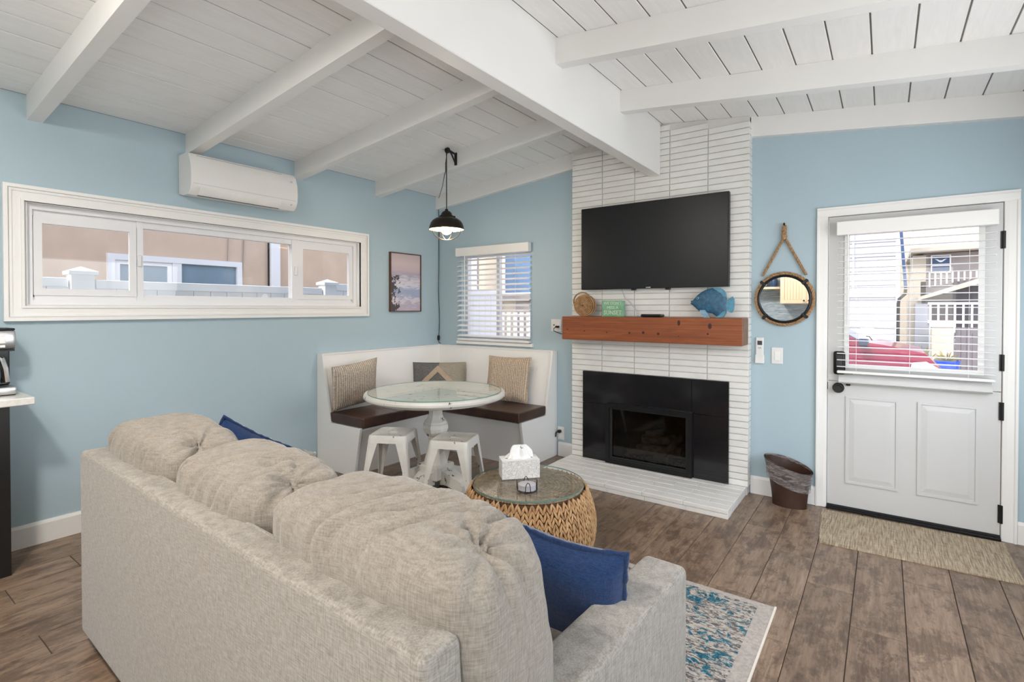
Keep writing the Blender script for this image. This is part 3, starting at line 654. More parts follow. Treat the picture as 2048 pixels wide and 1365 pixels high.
# black surround
SZ = .067
for x0, x1, z0, z1 in ((1.924, 2.178, SZ, .574), (2.912, 3.189, SZ, .582), (1.924, 3.189, .584, .860)):
    if z0 == SZ: part('surround_tile', MB().bbox(x0, x1, -.122, -.099, z0, z1, .0015), 'blacktile', fp)
part('surround_tile', MB().bbox(1.924, 2.905, -.122, -.099, .577, .860, .0015), 'blacktile', fp); part('surround_tile', MB().bbox(2.908, 3.189, -.122, -.099, .585, .860, .0015), 'blacktile', fp)
ins = part('insert_frame', picture_frame_y(2.166, 2.917, .067, .592, .035, -.155, -.10), 'black', fp)
part('inner_frame', picture_frame_y(2.200, 2.883, .10, .562, .017, -.138, -.10), 'rubber', ins)
part('fire_glass', MB().box(2.216, 2.867, -.121, -.117, .116, .546), 'smokeglass', ins)
part('vent_grille', MB().box(2.20, 2.883, -.146, -.135, .102, .112).box(2.20, 2.883, -.146, -.135, .118, .128), 'rubber', ins)
fbx = part('firebox', MB().box(FB[0] - .02, FB[1] + .02, .30, .32, .05, .60).box(FB[0] - .02, FB[0], -.1, .32, .05, .6).box(FB[1], FB[1] + .02, -.1, .32, .05, .6).box(FB[0], FB[1], -.1, .32, .05, .078).box(FB[0], FB[1], -.1, .32, .573, .60), 'firebox', fp)
def log(p, q, r):
    pts = []; rr = []
    for i in range(9):
        t = i / 8; v = Vector(p).lerp(Vector(q), t) + Vector((noise.noise(Vector((t * 3, r * 50, 1))), noise.noise(Vector((t * 3, 2, r * 50))), noise.noise(Vector((4, t * 3, r * 50))))) * .012
        pts.append(v); rr.append(r * (1 + .22 * noise.noise(Vector((t * 6, r * 90, p[0])))))
    part('log', MB().tube(pts, rr, 10), 'log', fbx, True)
log((2.36, .10, .17), (2.76, .12, .18), .045); log((2.40, .14, .25), (2.72, .12, .29), .042); log((2.30, .03, .13), (2.44, .09, .16), .028)
log((2.62, -.03, .155), (2.76, .10, .33), .026); log((2.56, .0, .14), (2.70, -.04, .15), .022); log((2.46, .06, .31), (2.60, .1, .345), .03)
mb = MB()
for i in range(240):
    c = (random.uniform(2.26, 2.84), random.uniform(-.07, .14), .085 + random.uniform(0, .035)); mb.sphere(c, random.uniform(.006, .014), 5, 3, (random.uniform(.7, 1.4), 1, random.uniform(.5, 1)))
part('embers', mb, 'ember', fbx, kind='stuff')

# ------------------------------------------------------------------ mantel shelf
mt = thing('mantel_shelf', 'thick reddish cedar beam mantel shelf over the fireplace', 'shelf', (2.56, -.1, 1.152))
bmn = part('beam', MB().bbox(1.800, 3.321, -.287, -.1005, 1.152, 1.357, .004), 'cedar', mt)
part('end_face', MB().box(3.3205, 3.3225, -.284, -.103, 1.156, 1.353), 'endgrain', mt)
def px_mantel(cx, cy):          # crop pixel of the mantel zoom -> x, z on its front
    u = 1100 + cx * .2564; return u, 360 + cy * .2564
for kx, kz, rx, rz in ((1.856, 1.243, .006, .006), (2.028, 1.232, .006, .006), (2.24, 1.225, .006, .006), (2.445, 1.226, .008, .009), (2.565, 1.232, .011, .011), (2.69, 1.226, .011, .011), (2.855, 1.315, .011, .022), (3.09, 1.295, .014, .022), (3.075, 1.235, .008, .008), (2.855, 1.212, .004, .004)):
    n = 14; part('knot', MB().lathe([(1, .0), (1, -.0006), (0.0, -.0007)], (0, 0, 0), n, 'y', cap=False).xf(Matrix.Translation((kx, -.2869, kz)) @ Matrix.Diagonal((rx, 1, rz, 1))), 'knot', bmn)

# ------------------------------------------------------------------ television
tv = thing('television', 'large flat black television mounted above the mantel', 'television', (2.56, -.1, 1.597))
part('case', MB().bbox(1.931, 3.196, -.168, -.125, 1.597, 2.325, .003), 'black', tv)
part('screen', MB().box(1.939, 3.188, -.1705, -.1675, 1.613, 2.317), 'screen', tv)
part('wall_mount', MB().box(2.30, 2.82, -.126, -.1015, 1.80, 2.15), 'black', tv)
for fx in (2.425, 2.72): part('foot_bracket', MB().bbox(fx - .018, fx + .018, -.165, -.13, 1.583, 1.599, .003), 'black', tv)
part('sensor', MB().bbox(2.54, 2.58, -.1715, -.168, 1.601, 1.609, .001), 'steel', tv)
solo('television_cable', MB().tube([(2.30, -.115, 1.60), (2.325, -.125, 1.545), (2.345, -.15, 1.52), (2.40, -.15, 1.47), (2.445, -.155, 1.42), (2.47, -.16, 1.362)], .0038, 6), 'coaster', 'thin grey cable hanging from the television to the mantel', 'cable', (2.30, -.115, 1.362), True)

# ------------------------------------------------------------------ soft shapes
def cushion_mesh(w, d, h, nx=34, ny=14, nz=26, k=4.2, bulge=.2, folds=(), seed=0, crown=.12, cuts=14, creases=()):
    """overstuffed box cushion, origin at the centre of its bottom; folds: (corner_x, strength, radius)"""
    bm = bmesh.new(); bmesh.ops.create_cube(bm, size=2)
    bmesh.ops.subdivide_edges(bm, edges=list(bm.edges), cuts=cuts, use_grid_fill=True)
    for v in bm.verts:
        x, y, z = v.co
        L = (abs(x) ** k + abs(y) ** k + abs(z) ** k) ** (1 / k)
        q = Vector((x, y, z)) / L
        m = max(abs(x), abs(y), abs(z)); q *= m
        x, y, z = q
        fy = 1 + bulge * (1 - min(1, abs(x)) ** 2) * (1 - min(1, abs(z)) ** 2)
        X, Y, Z = x * w / 2, y * d / 2 * fy, (z + 1) * h / 2
        Z += crown * h * .5 * max(0, z) * (1 - x * x) * (1 - y * y * .6)
        n = q.normalized()
        dd = .010 * noise.noise(Vector((X * 5 + seed, Y * 5, Z * 5))) + .004 * noise.noise(Vector((X * 15 + seed, Y * 15, Z * 15)))
        for fx, st, rad in folds:
            cx, cz = fx * w / 2 * .84, h * .99
            dx, dz, dy = X - cx, Z - cz, Y
            r = math.sqrt(dx * dx + dz * dz + dy * dy) + 1e-6
            th = math.atan2(dx * (1 if fx > 0 else -1), dy + .002)
            dd -= st * math.exp(-(r / rad) ** 2) * (.9 + .8 * abs(math.sin(th * 3.5)))
            ray_ = abs(math.sin(th * 4.2 + seed)) ** 3
            dd -= st * .6 * ray_ * math.exp(-((r - rad * 1.3) / (rad * 1.5)) ** 2)
        # long diagonal creases along the crown
        c1 = math.sin((X * 24 + Z * 12 + Y * 16) + 4.0 * noise.noise(Vector((X * 3.2, Y * 3, seed)))) * (.45 + .55 * noise.noise(Vector((X * 5, seed, Y * 4))) + .3)
        top = max(0, min(1, (z - .25) / .5))
        dd -= .008 * top * max(0, c1) ** 2.5
        for x0, sl, am, wd in creases:
            d_ = X - x0 * w - sl * Y + .02 * noise.noise(Vector((Y * 9, Z * 9, x0 * 40 + seed)))
            fade = top * max(0, min(1, .62 + 1.1 * noise.noise(Vector((x0 * 31, Y * 5, Z * 4 + seed)))))
            dd += 1.8 * am * fade * (.5 * math.exp(-((d_ - wd * 1.6) / (wd * 1.8)) ** 2) - math.exp(-(d_ / wd) ** 2))
        v.co = Vector((X, Y, Z)) + n * dd
    mb = MB(); mb.bm(bm); return mb

def pillow_mesh(w, h, t, n=26, ears=.06, sag=0.0, seed=0, amp=.008):
    """square throw pillow in the xz plane, thickness along y, centred on the origin"""
    mb = MB()
    for sgn in (-1, 1):
        def fn(u, v, sgn=sgn):
            a, b = 2 * u - 1, 2 * v - 1
            prof = max(0, (1 - a ** 4)) ** .55 * max(0, (1 - b ** 4)) ** .55
            px = a * (1 - ears * (1 - b * b)); pz = b * (1 - ears * (1 - a * a))
            nn = amp * noise.noise(Vector((a * 2.2 + seed, b * 2.2, sgn * 3))) * prof * 2
            return (px * w / 2, sgn * (t / 2 * prof + nn * .5 + .001), pz * h / 2 - sag * (1 - a * a) * max(0, b) * h)
        mb.grid(fn, n, n, flip=sgn > 0)
    return mb
def pillow_edge(w, h, n=26, ears=.06, sag=0.0, r=.007, wob=0.0):
    pts = []
    def P(a, b): return Vector((a * (1 - ears * (1 - b * b)) * w / 2, 0, b * (1 - ears * (1 - a * a)) * h / 2 - sag * (1 - a * a) * max(0, b) * h))
    for i in range(n): pts.append(P(2 * i / n - 1, -1))
    for i in range(n): pts.append(P(1, 2 * i / n - 1))
    for i in range(n): pts.append(P(1 - 2 * i / n, 1))
    for i in range(n): pts.append(P(-1, 1 - 2 * i / n))
    rr = [r * (1 + wob * random.uniform(-.6, .6)) for _ in pts]
    return MB().tube(pts, rr, 7, closed=True)
def pillow(name, label, mat, trim, w, h, t, loc, rot, ears=.06, sag=0.0, seed=0, r=.006, wob=0.0, extra=None, group=None):
    o = thing(name, label, 'pillow', loc, rot, group)
    part('cover', pillow_mesh(w, h, t, ears=ears, sag=sag, seed=seed), mat, o, 'all')
    part('edge_trim', pillow_edge(w, h, ears=ears, sag=sag, r=r, wob=wob), trim, o, 'all')
    return o

# ------------------------------------------------------------------ corner bench
bn = thing('corner_bench', 'white L-shaped built-in corner bench with slanted backs', 'bench', (.3, -.3, 0))
BE = 1.580
prof = [(0.003, 0), (.530, 0), (.612, .420), (.205, .420), (.078, 1.022), (0.003, 1.022)]
mirr = lambda pl: [(-a, b) for a, b in pl]
part('end_panel', MB().prism(prof, 'y', -BE, -BE + .022), 'white', bn)
part('end_panel', MB().prism(mirr(prof), 'x', BE - .022, BE), 'white', bn)
bk = [(0.003, .40), (.198, .40), (.068, 1.008), (.003, 1.008)]
part('back_panel', MB().prism(bk, 'y', -BE + .022, -.003), 'white', bn)
part('back_panel', MB().prism(mirr(bk), 'x', .003, BE - .022), 'white', bn)
part('top_rail', MB().prism([(0.003, 1.008), (.074, 1.008), (.074, 1.022), (.003, 1.022)], 'y', -BE + .022, -.003), 'white', bn)
part('top_rail', MB().prism(mirr([(0.003, 1.008), (.074, 1.008), (.074, 1.022), (.003, 1.022)]), 'x', .074, BE - .022), 'white', bn)
st = [(0.003, .0), (.505, 0), (.582, .405), (.003, .405)]
part('seat_base', MB().prism(st, 'y', -BE + .022, -.003), 'white', bn)
part('seat_base', MB().prism(mirr(st), 'x', .5, BE - .022), 'white', bn)
part('seat_edge', MB().prism([(.55, .385), (.594, .385), (.598, .408), (.55, .408)], 'y', -BE + .022, -.62), 'white', bn)
part('seat_edge', MB().prism(mirr([(.55, .385), (.594, .385), (.598, .408), (.55, .408)]), 'x', .62, BE - .022), 'white', bn)

def leather_cushion(name, x0, x1, y0, y1, z0, z1, label, wr):
    def bend(p):
        x, y, z = p
        if z > (z0 + z1) / 2:
            z += .006 * math.sin(max(0, min(1, (x - x0) / (x1 - x0))) * math.pi) * math.sin(max(0, min(1, (y - y0) / (y1 - y0))) * math.pi)
            for c in wr: z -= .0055 * max(0, math.sin((y + .25 * x) * 70)) ** 2 * math.exp(-((y - c) / .13) ** 2) * (1 if x > x0 + .1 else .4)
        return (x, y, z)
    bm = bmesh.new(); bmesh.ops.create_cube(bm, size=1)
    for v in bm.verts: v.co = Vector(((x0 + x1) / 2 + v.co.x * (x1 - x0), (y0 + y1) / 2 + v.co.y * (y1 - y0), (z0 + z1) / 2 + v.co.z * (z1 - z0)))
    bmesh.ops.bevel(bm, geom=list(bm.edges), offset=.014, segments=3, profile=.6, affect='EDGES')
    bmesh.ops.subdivide_edges(bm, edges=[e for e in bm.edges if e.calc_length() > .1], cuts=60, use_grid_fill=True)
    mb = MB().bm(bm); mb.v = [bend(p) for p in mb.v]
    return solo(name, mb, 'leather', label, 'cushion', ((x0 + x1) / 2, (y0 + y1) / 2, z0), 60, group='brown leather bench cushions')
leather_cushion('bench_cushion', .176, .640, -1.572, -.19, .4225, .508, 'brown leather bench cushion along the left wall', (-1.15,))
leather_cushion('bench_cushion', .648, 1.572, -.640, -.19, .4225, .508, 'brown leather bench cushion below the small window', ())

pillow('throw_pillow', 'beige ribbed knit pillow at the left end of the corner bench', 'knit1', 'knit1', .45, .42, .14, (.270, -1.372, .742), (R(13), R(-7), R(83)), ears=.05, seed=1, r=.004)
pillow('throw_pillow', 'tan ribbed knit pillow under the small window', 'knit2', 'knit2', .47, .44, .13, (1.165, -.250, .738), (R(-12), R(0), R(8)), ears=.06, seed=2, r=.004)
pillow('lumbar_pillow', 'grey and tan patchwork pillow in the bench corner', 'patch', 'patch', .56, .34, .13, (.345, -.36, .690), (R(-14), 0, R(38)), ears=.04, seed=3, r=.004)

# ------------------------------------------------------------------ round dining table
TX, TY = 1.24, -1.33
tb = thing('dining_table', 'round distressed white pedestal table with a glass top', 'table', (TX, TY, 0))
top = part('table_top', MB().lathe([(.0, .700), (.475, .700), (.480, .712), (.515, .716), (.545, .722), (.558, .735), (.560, .750), (.553, .764), (.540, .768), (.0, .768)], (TX, TY, 0), 72, cap=False), 'worn', tb, 30)
part('glass_top', MB().lathe([(.0, .7685), (.528, .7685), (.528, .7745), (.0, .7745)], (TX, TY, 0), 72, cap=False), 'tableglass', tb, 30)
part('glass_rim', MB().lathe([(.528, .7687), (.5288, .7687), (.5288, .7743), (.528, .7743)], (TX, TY, 0), 72, cap=False), 'glassedge', tb)
part('pedestal', MB().lathe([(.0, .698), (.17, .698), (.17, .683), (.07, .672), (.058, .64), (.058, .58), (.072, .545), (.094, .525), (.094, .512), (.104, .503), (.108, .475), (.096, .445), (.066, .405), (.060, .36), (.066, .30), (.088, .24), (.10, .19), (.0, .19)], (TX, TY, 0), 8, cap=False, a0=R(22.5)), 'worn', tb)
part('plinth', MB().bbox(TX - .11, TX + .11, TY - .11, TY + .11, .075, .19, .012), 'worn', tb)
footp = [(.09, .045), (.09, .15), (.14, .145), (.20, .115), (.25, .105), (.285, .09), (.30, .06), (.30, .0), (.225, .0), (.205, .03), (.15, .045)]
for a in range(4):
    mb = MB().prism(footp, 'y', -.062, .062); mb.xf(Matrix.Translation((TX, TY, 0)) @ Matrix.Rotation(R(90 * a + 6), 4, 'Z')); part('foot', mb, 'worn', tb)

# ------------------------------------------------------------------ metal stools
def make_stool(label, loc, rz):
    s = thing('metal_stool', label, 'stool', loc, rz, 'distressed white metal stools')
    a, zt = .152, .450
    # seat pan with a slot
    bm = bmesh.new()
    def ring(hw, z, r, n=5):
        vs = []
        for qx, qy, a0 in ((1, 1, 0), (-1, 1, 90), (-1, -1, 180), (1, -1, 270)):
            for i in range(n + 1):
                t = R(a0 + 90 * i / n); vs.append(bm.verts.new((qx * (hw - r) + r * math.cos(t), qy * (hw - r) + r * math.sin(t), z)))
        return vs
    def bridge(p, q):
        for i in range(len(p)): bm.faces.new((p[i], p[(i + 1) % len(p)], q[(i + 1) % len(q)], q[i]))
    n = 5; slot = []
    for qx, qy, a0 in ((1, 1, 0), (-1, 1, 90), (-1, -1, 180), (1, -1, 270)):
        for i in range(n + 1):
            t = R(a0 + 90 * i / n); slot.append(bm.verts.new((qx * .020 + .014 * math.cos(t), qy * .004 + .010 * math.sin(t), zt - .006)))
    slot2 = [bm.verts.new((v.co.x, v.co.y, zt - .02)) for v in slot]
    r1 = ring(a - .022, zt - .005, .02); r2 = ring(a - .012, zt, .03); r3 = ring(a - .003, zt - .003, .034); r4 = ring(a + .001, zt - .012, .034); r5 = ring(a + .007, zt - .058, .034); r6 = ring(a + .004, zt - .058, .032); r7 = ring(a - .004, zt - .014, .03); r8 = ring(a - .03, zt - .02, .02)
    for p, q in ((slot2, slot), (slot, r1), (r1, r2), (r2, r3), (r3, r4), (r4, r5), (r5, r6), (r6, r7), (r7, r8)): bridge(p, q)
    bridge(r8, slot2)
    part('seat', MB().bm(bm), 'worn', s, 35)
    for sx in (1, -1):
        for sy in (1, -1):
            mb = MB()
            # folded sheet leg: tapering from the apron to the foot
            for i in range(9):
                t = i / 8; z = (zt - .045) * (1 - t) + .022 * t; o = (a + .005) * (1 - t) + (.196) * t; wd = .088 * (1 - t) ** 1.25 + .030 * t; r = .030 * (1 - t) + .010 * t; th = .004
                P = [(o - wd, o), (o - r, o), (o - r * .3, o - r * .3), (o, o - r), (o, o - wd), (o - th, o - wd), (o - th, o - r), (o - r * .3 - th * .7, o - r * .3 - th * .7), (o - r, o - th), (o - wd, o - th)]
                mb.v += [(sx * p, sy * q, z) for p, q in P]
            m = 10
            for i in range(8):
                for j in range(m): mb.f.append((i * m + j, i * m + (j + 1) % m, (i + 1) * m + (j + 1) % m, (i + 1) * m + j))
            mb.f.append(tuple(range(m))); mb.f.append(tuple(80 + j for j in range(m)))
            lg = part('leg', mb, 'worn', s)
            part('foot_cap', MB().bbox(sx * .184 - .014, sx * .184 + .014, sy * .184 - .014, sy * .184 + .014, 0, .024, .003), 'plastic', lg)
    part('cross_brace', MB().box(-.15, .15, -.008, .008, zt - .075, zt - .066).box(-.008, .008, -.15, .15, zt - .066, zt - .058), 'worn', s)
    return s
make_stool('distressed white metal stool nearer the left bench end', (.995, -1.555, 0), R(29))
make_stool('distressed white metal stool nearer the woven coffee table', (1.505, -1.395, 0), R(22))

# ------------------------------------------------------------------ sofa (rotated a little clockwise)
SO = (1.345, -3.630, 0); SR = R(-2.05)
sf = thing('sofa', 'large oatmeal fabric three-seat sofa seen from behind', 'sofa', SO, SR)
SL, SD = 2.275, 1.055
part('base', MB().bbox(.05, SL - .05, .03, SD - .06, .075, .31, .015, 2), 'sofa', sf, 40)
bm = bmesh.new(); bmesh.ops.create_cube(bm, size=1)
for v in bm.verts:
    v.co = Vector((.045 + (v.co.x + .5) * 2.14, .0 + (v.co.y + .5) * .15, .05 + (v.co.z + .5) * .775))
    if v.co.z > .5 and v.co.y > .1: v.co.y = .10
bmesh.ops.bevel(bm, geom=list(bm.edges), offset=.022, segments=4, profile=.55, affect='EDGES'); part('back', MB().bm(bm), 'sofa', sf, 50)
part('back_piping', MB().tube([(.075, .088, .824), (SL - .125, .088, .824)], .0045, 6), 'sofa', sf, True)
for nm, x0, x1 in (('l', 0.0, .145), ('r', SL - .148, SL)):
    bm = bmesh.new(); bmesh.ops.create_cube(bm, size=1)
    for v in bm.verts:
        v.co = Vector((x0 + (v.co.x + .5) * (x1 - x0), .012 + (v.co.y + .5) * (SD - .012), .05 + (v.co.z + .5) * .552))
    bmesh.ops.bevel(bm, geom=list(bm.edges), offset=.026, segments=4, profile=.55, affect='EDGES'); part('arm', MB().bm(bm), 'sofa', sf, 50)
for i in range(3):
    w = (SL - .30) / 3; mb = cushion_mesh(w - .006, .80, .165, k=7, bulge=.0, crown=.25, seed=i * 3); mb.xf(Matrix.Translation((.15 + w * (i + .5), .62, .308))); part('seat_cushion', mb, 'sofa', sf, 'all')
for i, (a, b, hh, fo, yy) in enumerate(((.058, .788, .482, ((.96, .024, .055),), .268), (.786, 1.458, .472, ((.96, .024, .058),), .268), (1.456, 2.222, .488, ((.93, .024, .055),), .268))):
    mb = cushion_mesh(b - a, .30, hh, k=5.6, bulge=.16, folds=fo, seed=11 + 7 * i, crown=.07, cuts=58, creases=((-.36, .9, .010, .012), (-.25, .7, .014, .013), (-.13, .9, .012, .012), (-.02, .6, .015, .014), (.09, .8, .012, .012), (.19, .5, .014, .013), (.29, .3, .010, .011)))
    mb.xf(Matrix.Translation(((a + b) / 2, yy, .465)) @ Matrix.Rotation(R(6), 4, 'X')); part('back_cushion', mb, 'sofa2', sf, 'all')
for x in (.10, SL - .10):
    for y in (.10, SD - .10): part('leg', MB().lathe([(.022, 0), (.030, .08)], (x, y, 0), 12), 'blackwood', sf, True)
pillow('blue_pillow', 'navy blue fringed pillow against the right sofa arm', 'blue', 'bluetrim', .41, .42, .15, (3.375, -2.960, .548), (R(10), R(2), R(3)), ears=.07, sag=.04, seed=5, r=.008, wob=.6)
pillow('blue_pillow', 'navy blue fringed pillow against the left sofa arm', 'blue', 'bluetrim', .43, .43, .15, (1.585, -3.055, .612), (R(6), R(32), R(72)), ears=.07, seed=6, r=.008, wob=.6)

# ------------------------------------------------------------------ woven coffee table
KX, KY, KZ = 2.490, -1.850, .420
ct = thing('coffee_table', 'round woven wicker drum coffee table with a glass top', 'table', (KX, KY, 0))
def krad(z): return .318 + .070 * math.sin(math.pi * min(1, max(0, (z + .02) / (KZ + .03)))) ** .8
part('core', MB().lathe([(.0, .0088)] + [(krad(KZ * i / 12) - .016, .0088 + (KZ - .0268) * i / 12) for i in range(13)] + [(.0, KZ - .018)], (KX, KY, 0), 48, cap=False), 'wickerdark', ct, True)
def leaf(mb, c, ax, nrm, l, w, t):
    ax = ax.normalized(); nrm = nrm.normalized(); sd = ax.cross(nrm)
    o = len(mb.v); prof = ((-.5, .0), (-.34, .72), (0, 1.0), (.32, .66), (.5, .0)); m = 5
    for p, r in prof:
        for j in range(m):
            a = 2 * math.pi * j / m; mb.v.append(tuple(c + ax * (p * l) + sd * (math.cos(a) * w * max(r, .06)) + nrm * (math.sin(a) * t * max(r, .06))))
    for i in range(len(prof) - 1):
        for j in range(m): mb.f.append((o + i * m + j, o + i * m + (j + 1) % m, o + (i + 1) * m + (j + 1) % m, o + (i + 1) * m + j))
mb = MB(); NC = 58; NR = 12
for i in range(NC):
    for r_ in range(NR):
        z = .040 + (KZ - .064) * (r_ + .35 * ((i * 7) % 3) / 3) / (NR - .6)
        for s in (-1, 1):
            th = 2 * math.pi * (i + .25 * s) / NC + random.uniform(-.004, .004); rad = krad(z) - .003
            rn = Vector((math.cos(th), math.sin(th), 0)); tn = Vector((-math.sin(th), math.cos(th), 0))
            dz = (krad(z + .01) - krad(z - .01)) / .02
            axu = (Vector((0, 0, 1)) + rn * dz).normalized()
            leaf(mb, Vector((KX, KY, z + random.uniform(-.003, .003))) + rn * rad, axu * 1.0 + tn * (s) * (.36 + random.uniform(-.06, .06)), rn - Vector((0, 0, dz)), .054 + random.uniform(-.006, .006), .0084, .0095)
part('woven_side', mb, 'wicker', ct, True, kind='stuff', fix=False)
mb = MB(); rr = .006
while rr < .315:
    n = max(6, int(2 * math.pi * rr / .017))
    for j in range(n):
        for s in (-1, 1):
            th = 2 * math.pi * (j + .25 * s) / n; q = Vector((math.cos(th), math.sin(th), 0)); tn = Vector((-math.sin(th), math.cos(th), 0))
            leaf(mb, Vector((KX, KY, KZ - .012)) + q * (rr + s * .005), tn + q * (.45 * s), Vector((0, 0, 1)), .026, .0055, .005)
    rr += .0215
part('woven_top', mb, 'wickertop', ct, True, kind='stuff', fix=False)
part('glass_top', MB().lathe([(.0, KZ), (.322, KZ), (.322, KZ + .006), (.0, KZ + .006)], (KX, KY, 0), 72, cap=False), 'tableglass', ct, 30)
part('glass_rim', MB().lathe([(.322, KZ + .0002), (.3228, KZ + .0002), (.3228, KZ + .0058), (.322, KZ + .0058)], (KX, KY, 0), 72, cap=False), 'glassedge', ct)
# tissue box
KT = KZ + .0062
tx = thing('tissue_box', 'white patterned tissue box on the woven coffee table', 'tissue box', (2.39, -1.80, KT), R(47))
L_, D_, H_ = .226, .118, .105
bm = bmesh.new(); bmesh.ops.create_cube(bm, size=1)
for v in bm.verts: v.co = Vector((v.co.x * L_, v.co.y * D_, (v.co.z + .5) * H_))
part('carton', MB().bm(bm), 'tissuebox', tx)
n = 20; mb = MB().grid(lambda u, v: (0, 0, 0), 1, 1); mb = MB()
mb.add([(-L_ / 2, -D_ / 2, H_ + .0005), (L_ / 2, -D_ / 2, H_ + .0005), (L_ / 2, D_ / 2, H_ + .0005), (-L_ / 2, D_ / 2, H_ + .0005), (-L_ / 2, -D_ / 2, H_ + .0015), (L_ / 2, -D_ / 2, H_ + .0015), (L_ / 2, D_ / 2, H_ + .0015), (-L_ / 2, D_ / 2, H_ + .0015)], [(3, 2, 1, 0), (4, 5, 6, 7), (0, 1, 5, 4), (1, 2, 6, 5), (2, 3, 7, 6), (3, 0, 4, 7)])
lid = part('lid', mb, 'card', tx)
part('slot', MB().lathe([(1, 0), (1, .0006), (0, .0007)], (0, 0, 0), 24, cap=False).xf(Matrix.Translation((0, .005, H_ + .0015)) @ Matrix.Diagonal((.085, .026, 1, 1))), 'lcd', lid)
def tis(u, v):
    a = 2 * math.pi * u; z = v; rad = .046 * (1 - z) ** .8 + .016 + .014 * math.sin(5 * a + 3 * z) * (.4 + z) + .008 * math.sin(9 * a + 1)
    return (math.cos(a) * rad * 1.25 + .012 * z, math.sin(a) * rad * .55 + .006, H_ + .0005 + .070 * z * (1 - .16 * math.sin(3 * a)))
part('tissue', MB().grid(tis, 60, 10), 'tissue', tx, 'all')
# coasters in a wire holder
chc = Vector((2.566, -1.975, KT))
ch = thing('coaster_holder', 'black wire coaster holder on the woven coffee table', 'coaster holder', tuple(chc))
part('base_ring', MB().tube([chc + Vector((.055 * math.cos(2 * math.pi * i / 28), .055 * math.sin(2 * math.pi * i / 28), .0025)) for i in range(28)], .0022, 6, closed=True), 'black', ch, True)
for k in range(4):
    a = R(40 + 90 * k); pts = []
    for i in range(15):
        t = i / 14; ang = a + (t - .5) * .55; zz = .003 + .052 * math.sin(math.pi * t) ** .45 if 0 < t < 1 else .003
        pts.append(chc + Vector((.056 * math.cos(ang), .056 * math.sin(ang), zz)))
    part('wire_loop', MB().tube(pts, .002, 6), 'black', ch, True)
for k in range(5):
    solo('coaster', MB().lathe([(.047, 0), (.049, .001), (.049, .0048), (.047, .0058), (0, .0058)], tuple(chc + Vector((random.uniform(-.001, .001), random.uniform(-.001, .001), .0050 + .0060 * k))), 32), 'coaster',
         ('round grey coaster, lowest in the wire holder', 'round grey coaster, second from the bottom in the wire holder', 'round grey coaster, middle one in the wire holder', 'round grey coaster, second from the top in the wire holder', 'round grey coaster, topmost in the wire holder')[k], 'coaster', tuple(chc + Vector((0, 0, .005 + .006 * k))), 30, group='coasters in the wire holder')

# ------------------------------------------------------------------ rug and door mat
RG = (1.80, 3.752, -3.30, -1.620)
rg = thing('area_rug', 'grey and teal distressed area rug under the sofa', 'rug', ((RG[0] + RG[1]) / 2, (RG[2] + RG[3]) / 2, 0))
part('pile', MB().box(RG[0] + .10, RG[1] - .07, RG[2] + .05, RG[3] - .035, .001, .0082), 'rug', rg)
part('border', MB().box(RG[0], RG[0] + .10, RG[2], RG[3], .001, .008).box(RG[1] - .07, RG[1] - .004, RG[2], RG[3], .001, .008).box(RG[0] + .1, RG[1] - .07, RG[3] - .035, RG[3], .001, .008).box(RG[0] + .1, RG[1] - .07, RG[2], RG[2] + .05, .001, .008), 'rugborder', rg)
part('binding', MB().box(RG[1] - .004, RG[1] + .004, RG[2], RG[3] + .004, .0005, .0095), 'binding', rg)
dm = solo('door_mat', MB().prism([(3.808, -.085), (3.846, -.694), (4.762, -.640), (4.760, -.060)], 'z', .0008, .008), 'jute', 'tan woven jute mat in front of the door', 'mat', (4.28, -.38, .0008))

# ------------------------------------------------------------------ air conditioner on the left wall
ac = thing('air_conditioner', 'white wall-mounted air conditioner above the long window', 'air conditioner', (0, -2.29, 2.236))
AY0, AY1 = -2.697, -1.885
acp = [(0.002, 2.256), (0.002, 2.540), (.128, 2.543), (.155, 2.535), (.178, 2.505), (.200, 2.44), (.206, 2.36), (.200, 2.305), (.182, 2.268), (.150, 2.242), (.08, 2.240)]
part('body', MB().prism(acp, 'y', AY0 + .012, AY1 - .012), 'plastic', ac, 30)
capp = [(p[0] * .985 + .002, 2.39 + (p[1] - 2.39) * .985) for p in acp]
part('end_cap', MB().prism(capp, 'y', AY0, AY0 + .013), 'plastic', ac, 30); part('end_cap', MB().prism(capp, 'y', AY1 - .013, AY1), 'plastic', ac, 30)
part('panel_groove', MB().prism([(.166, 2.5245), (.170, 2.519), (.1705, 2.522), (.168, 2.5255)], 'y', AY0 + .05, AY1 - .12), 'coaster', ac)
part('front_panel_edge', MB().prism([(.2015, 2.318), (.2035, 2.318), (.2035, 2.3155), (.2015, 2.3155)], 'y', AY0 + .012, AY1 - .012), 'coaster', ac)
part('louver', MB().prism([(.200, 2.300), (.206, 2.298), (.188, 2.262), (.160, 2.243), (.156, 2.247), (.182, 2.266)], 'y', AY0 + .06, AY1 - .14), 'card', ac, 30)
part('louver_gap', MB().prism([(.158, 2.2455), (.161, 2.2415), (.153, 2.2385), (.150, 2.2415)], 'y', AY0 + .06, AY1 - .14), 'lcd', ac)
part('status_light', MB().sphere((.192, AY1 - .05, 2.283), .008, 10, 6, (.5, 1, .8)), 'coaster', ac, True)
part('badge', MB().box(.1995, .2012, AY1 - .060, AY1 - .045, 2.462, 2.474), 'coaster', ac)

# ------------------------------------------------------------------ framed seascape
pc = thing('framed_print', 'brown framed print of waves on a rocky shore', 'picture', (0, -.742, 1.395))
part('frame', picture_frame_x(-.742, -.307, 1.395, 2.016, .010, .002, .030), 'walnut', pc)
part('print', MB().box(.003, .020, -.733, -.316, 1.404, 2.007), 'print', pc)

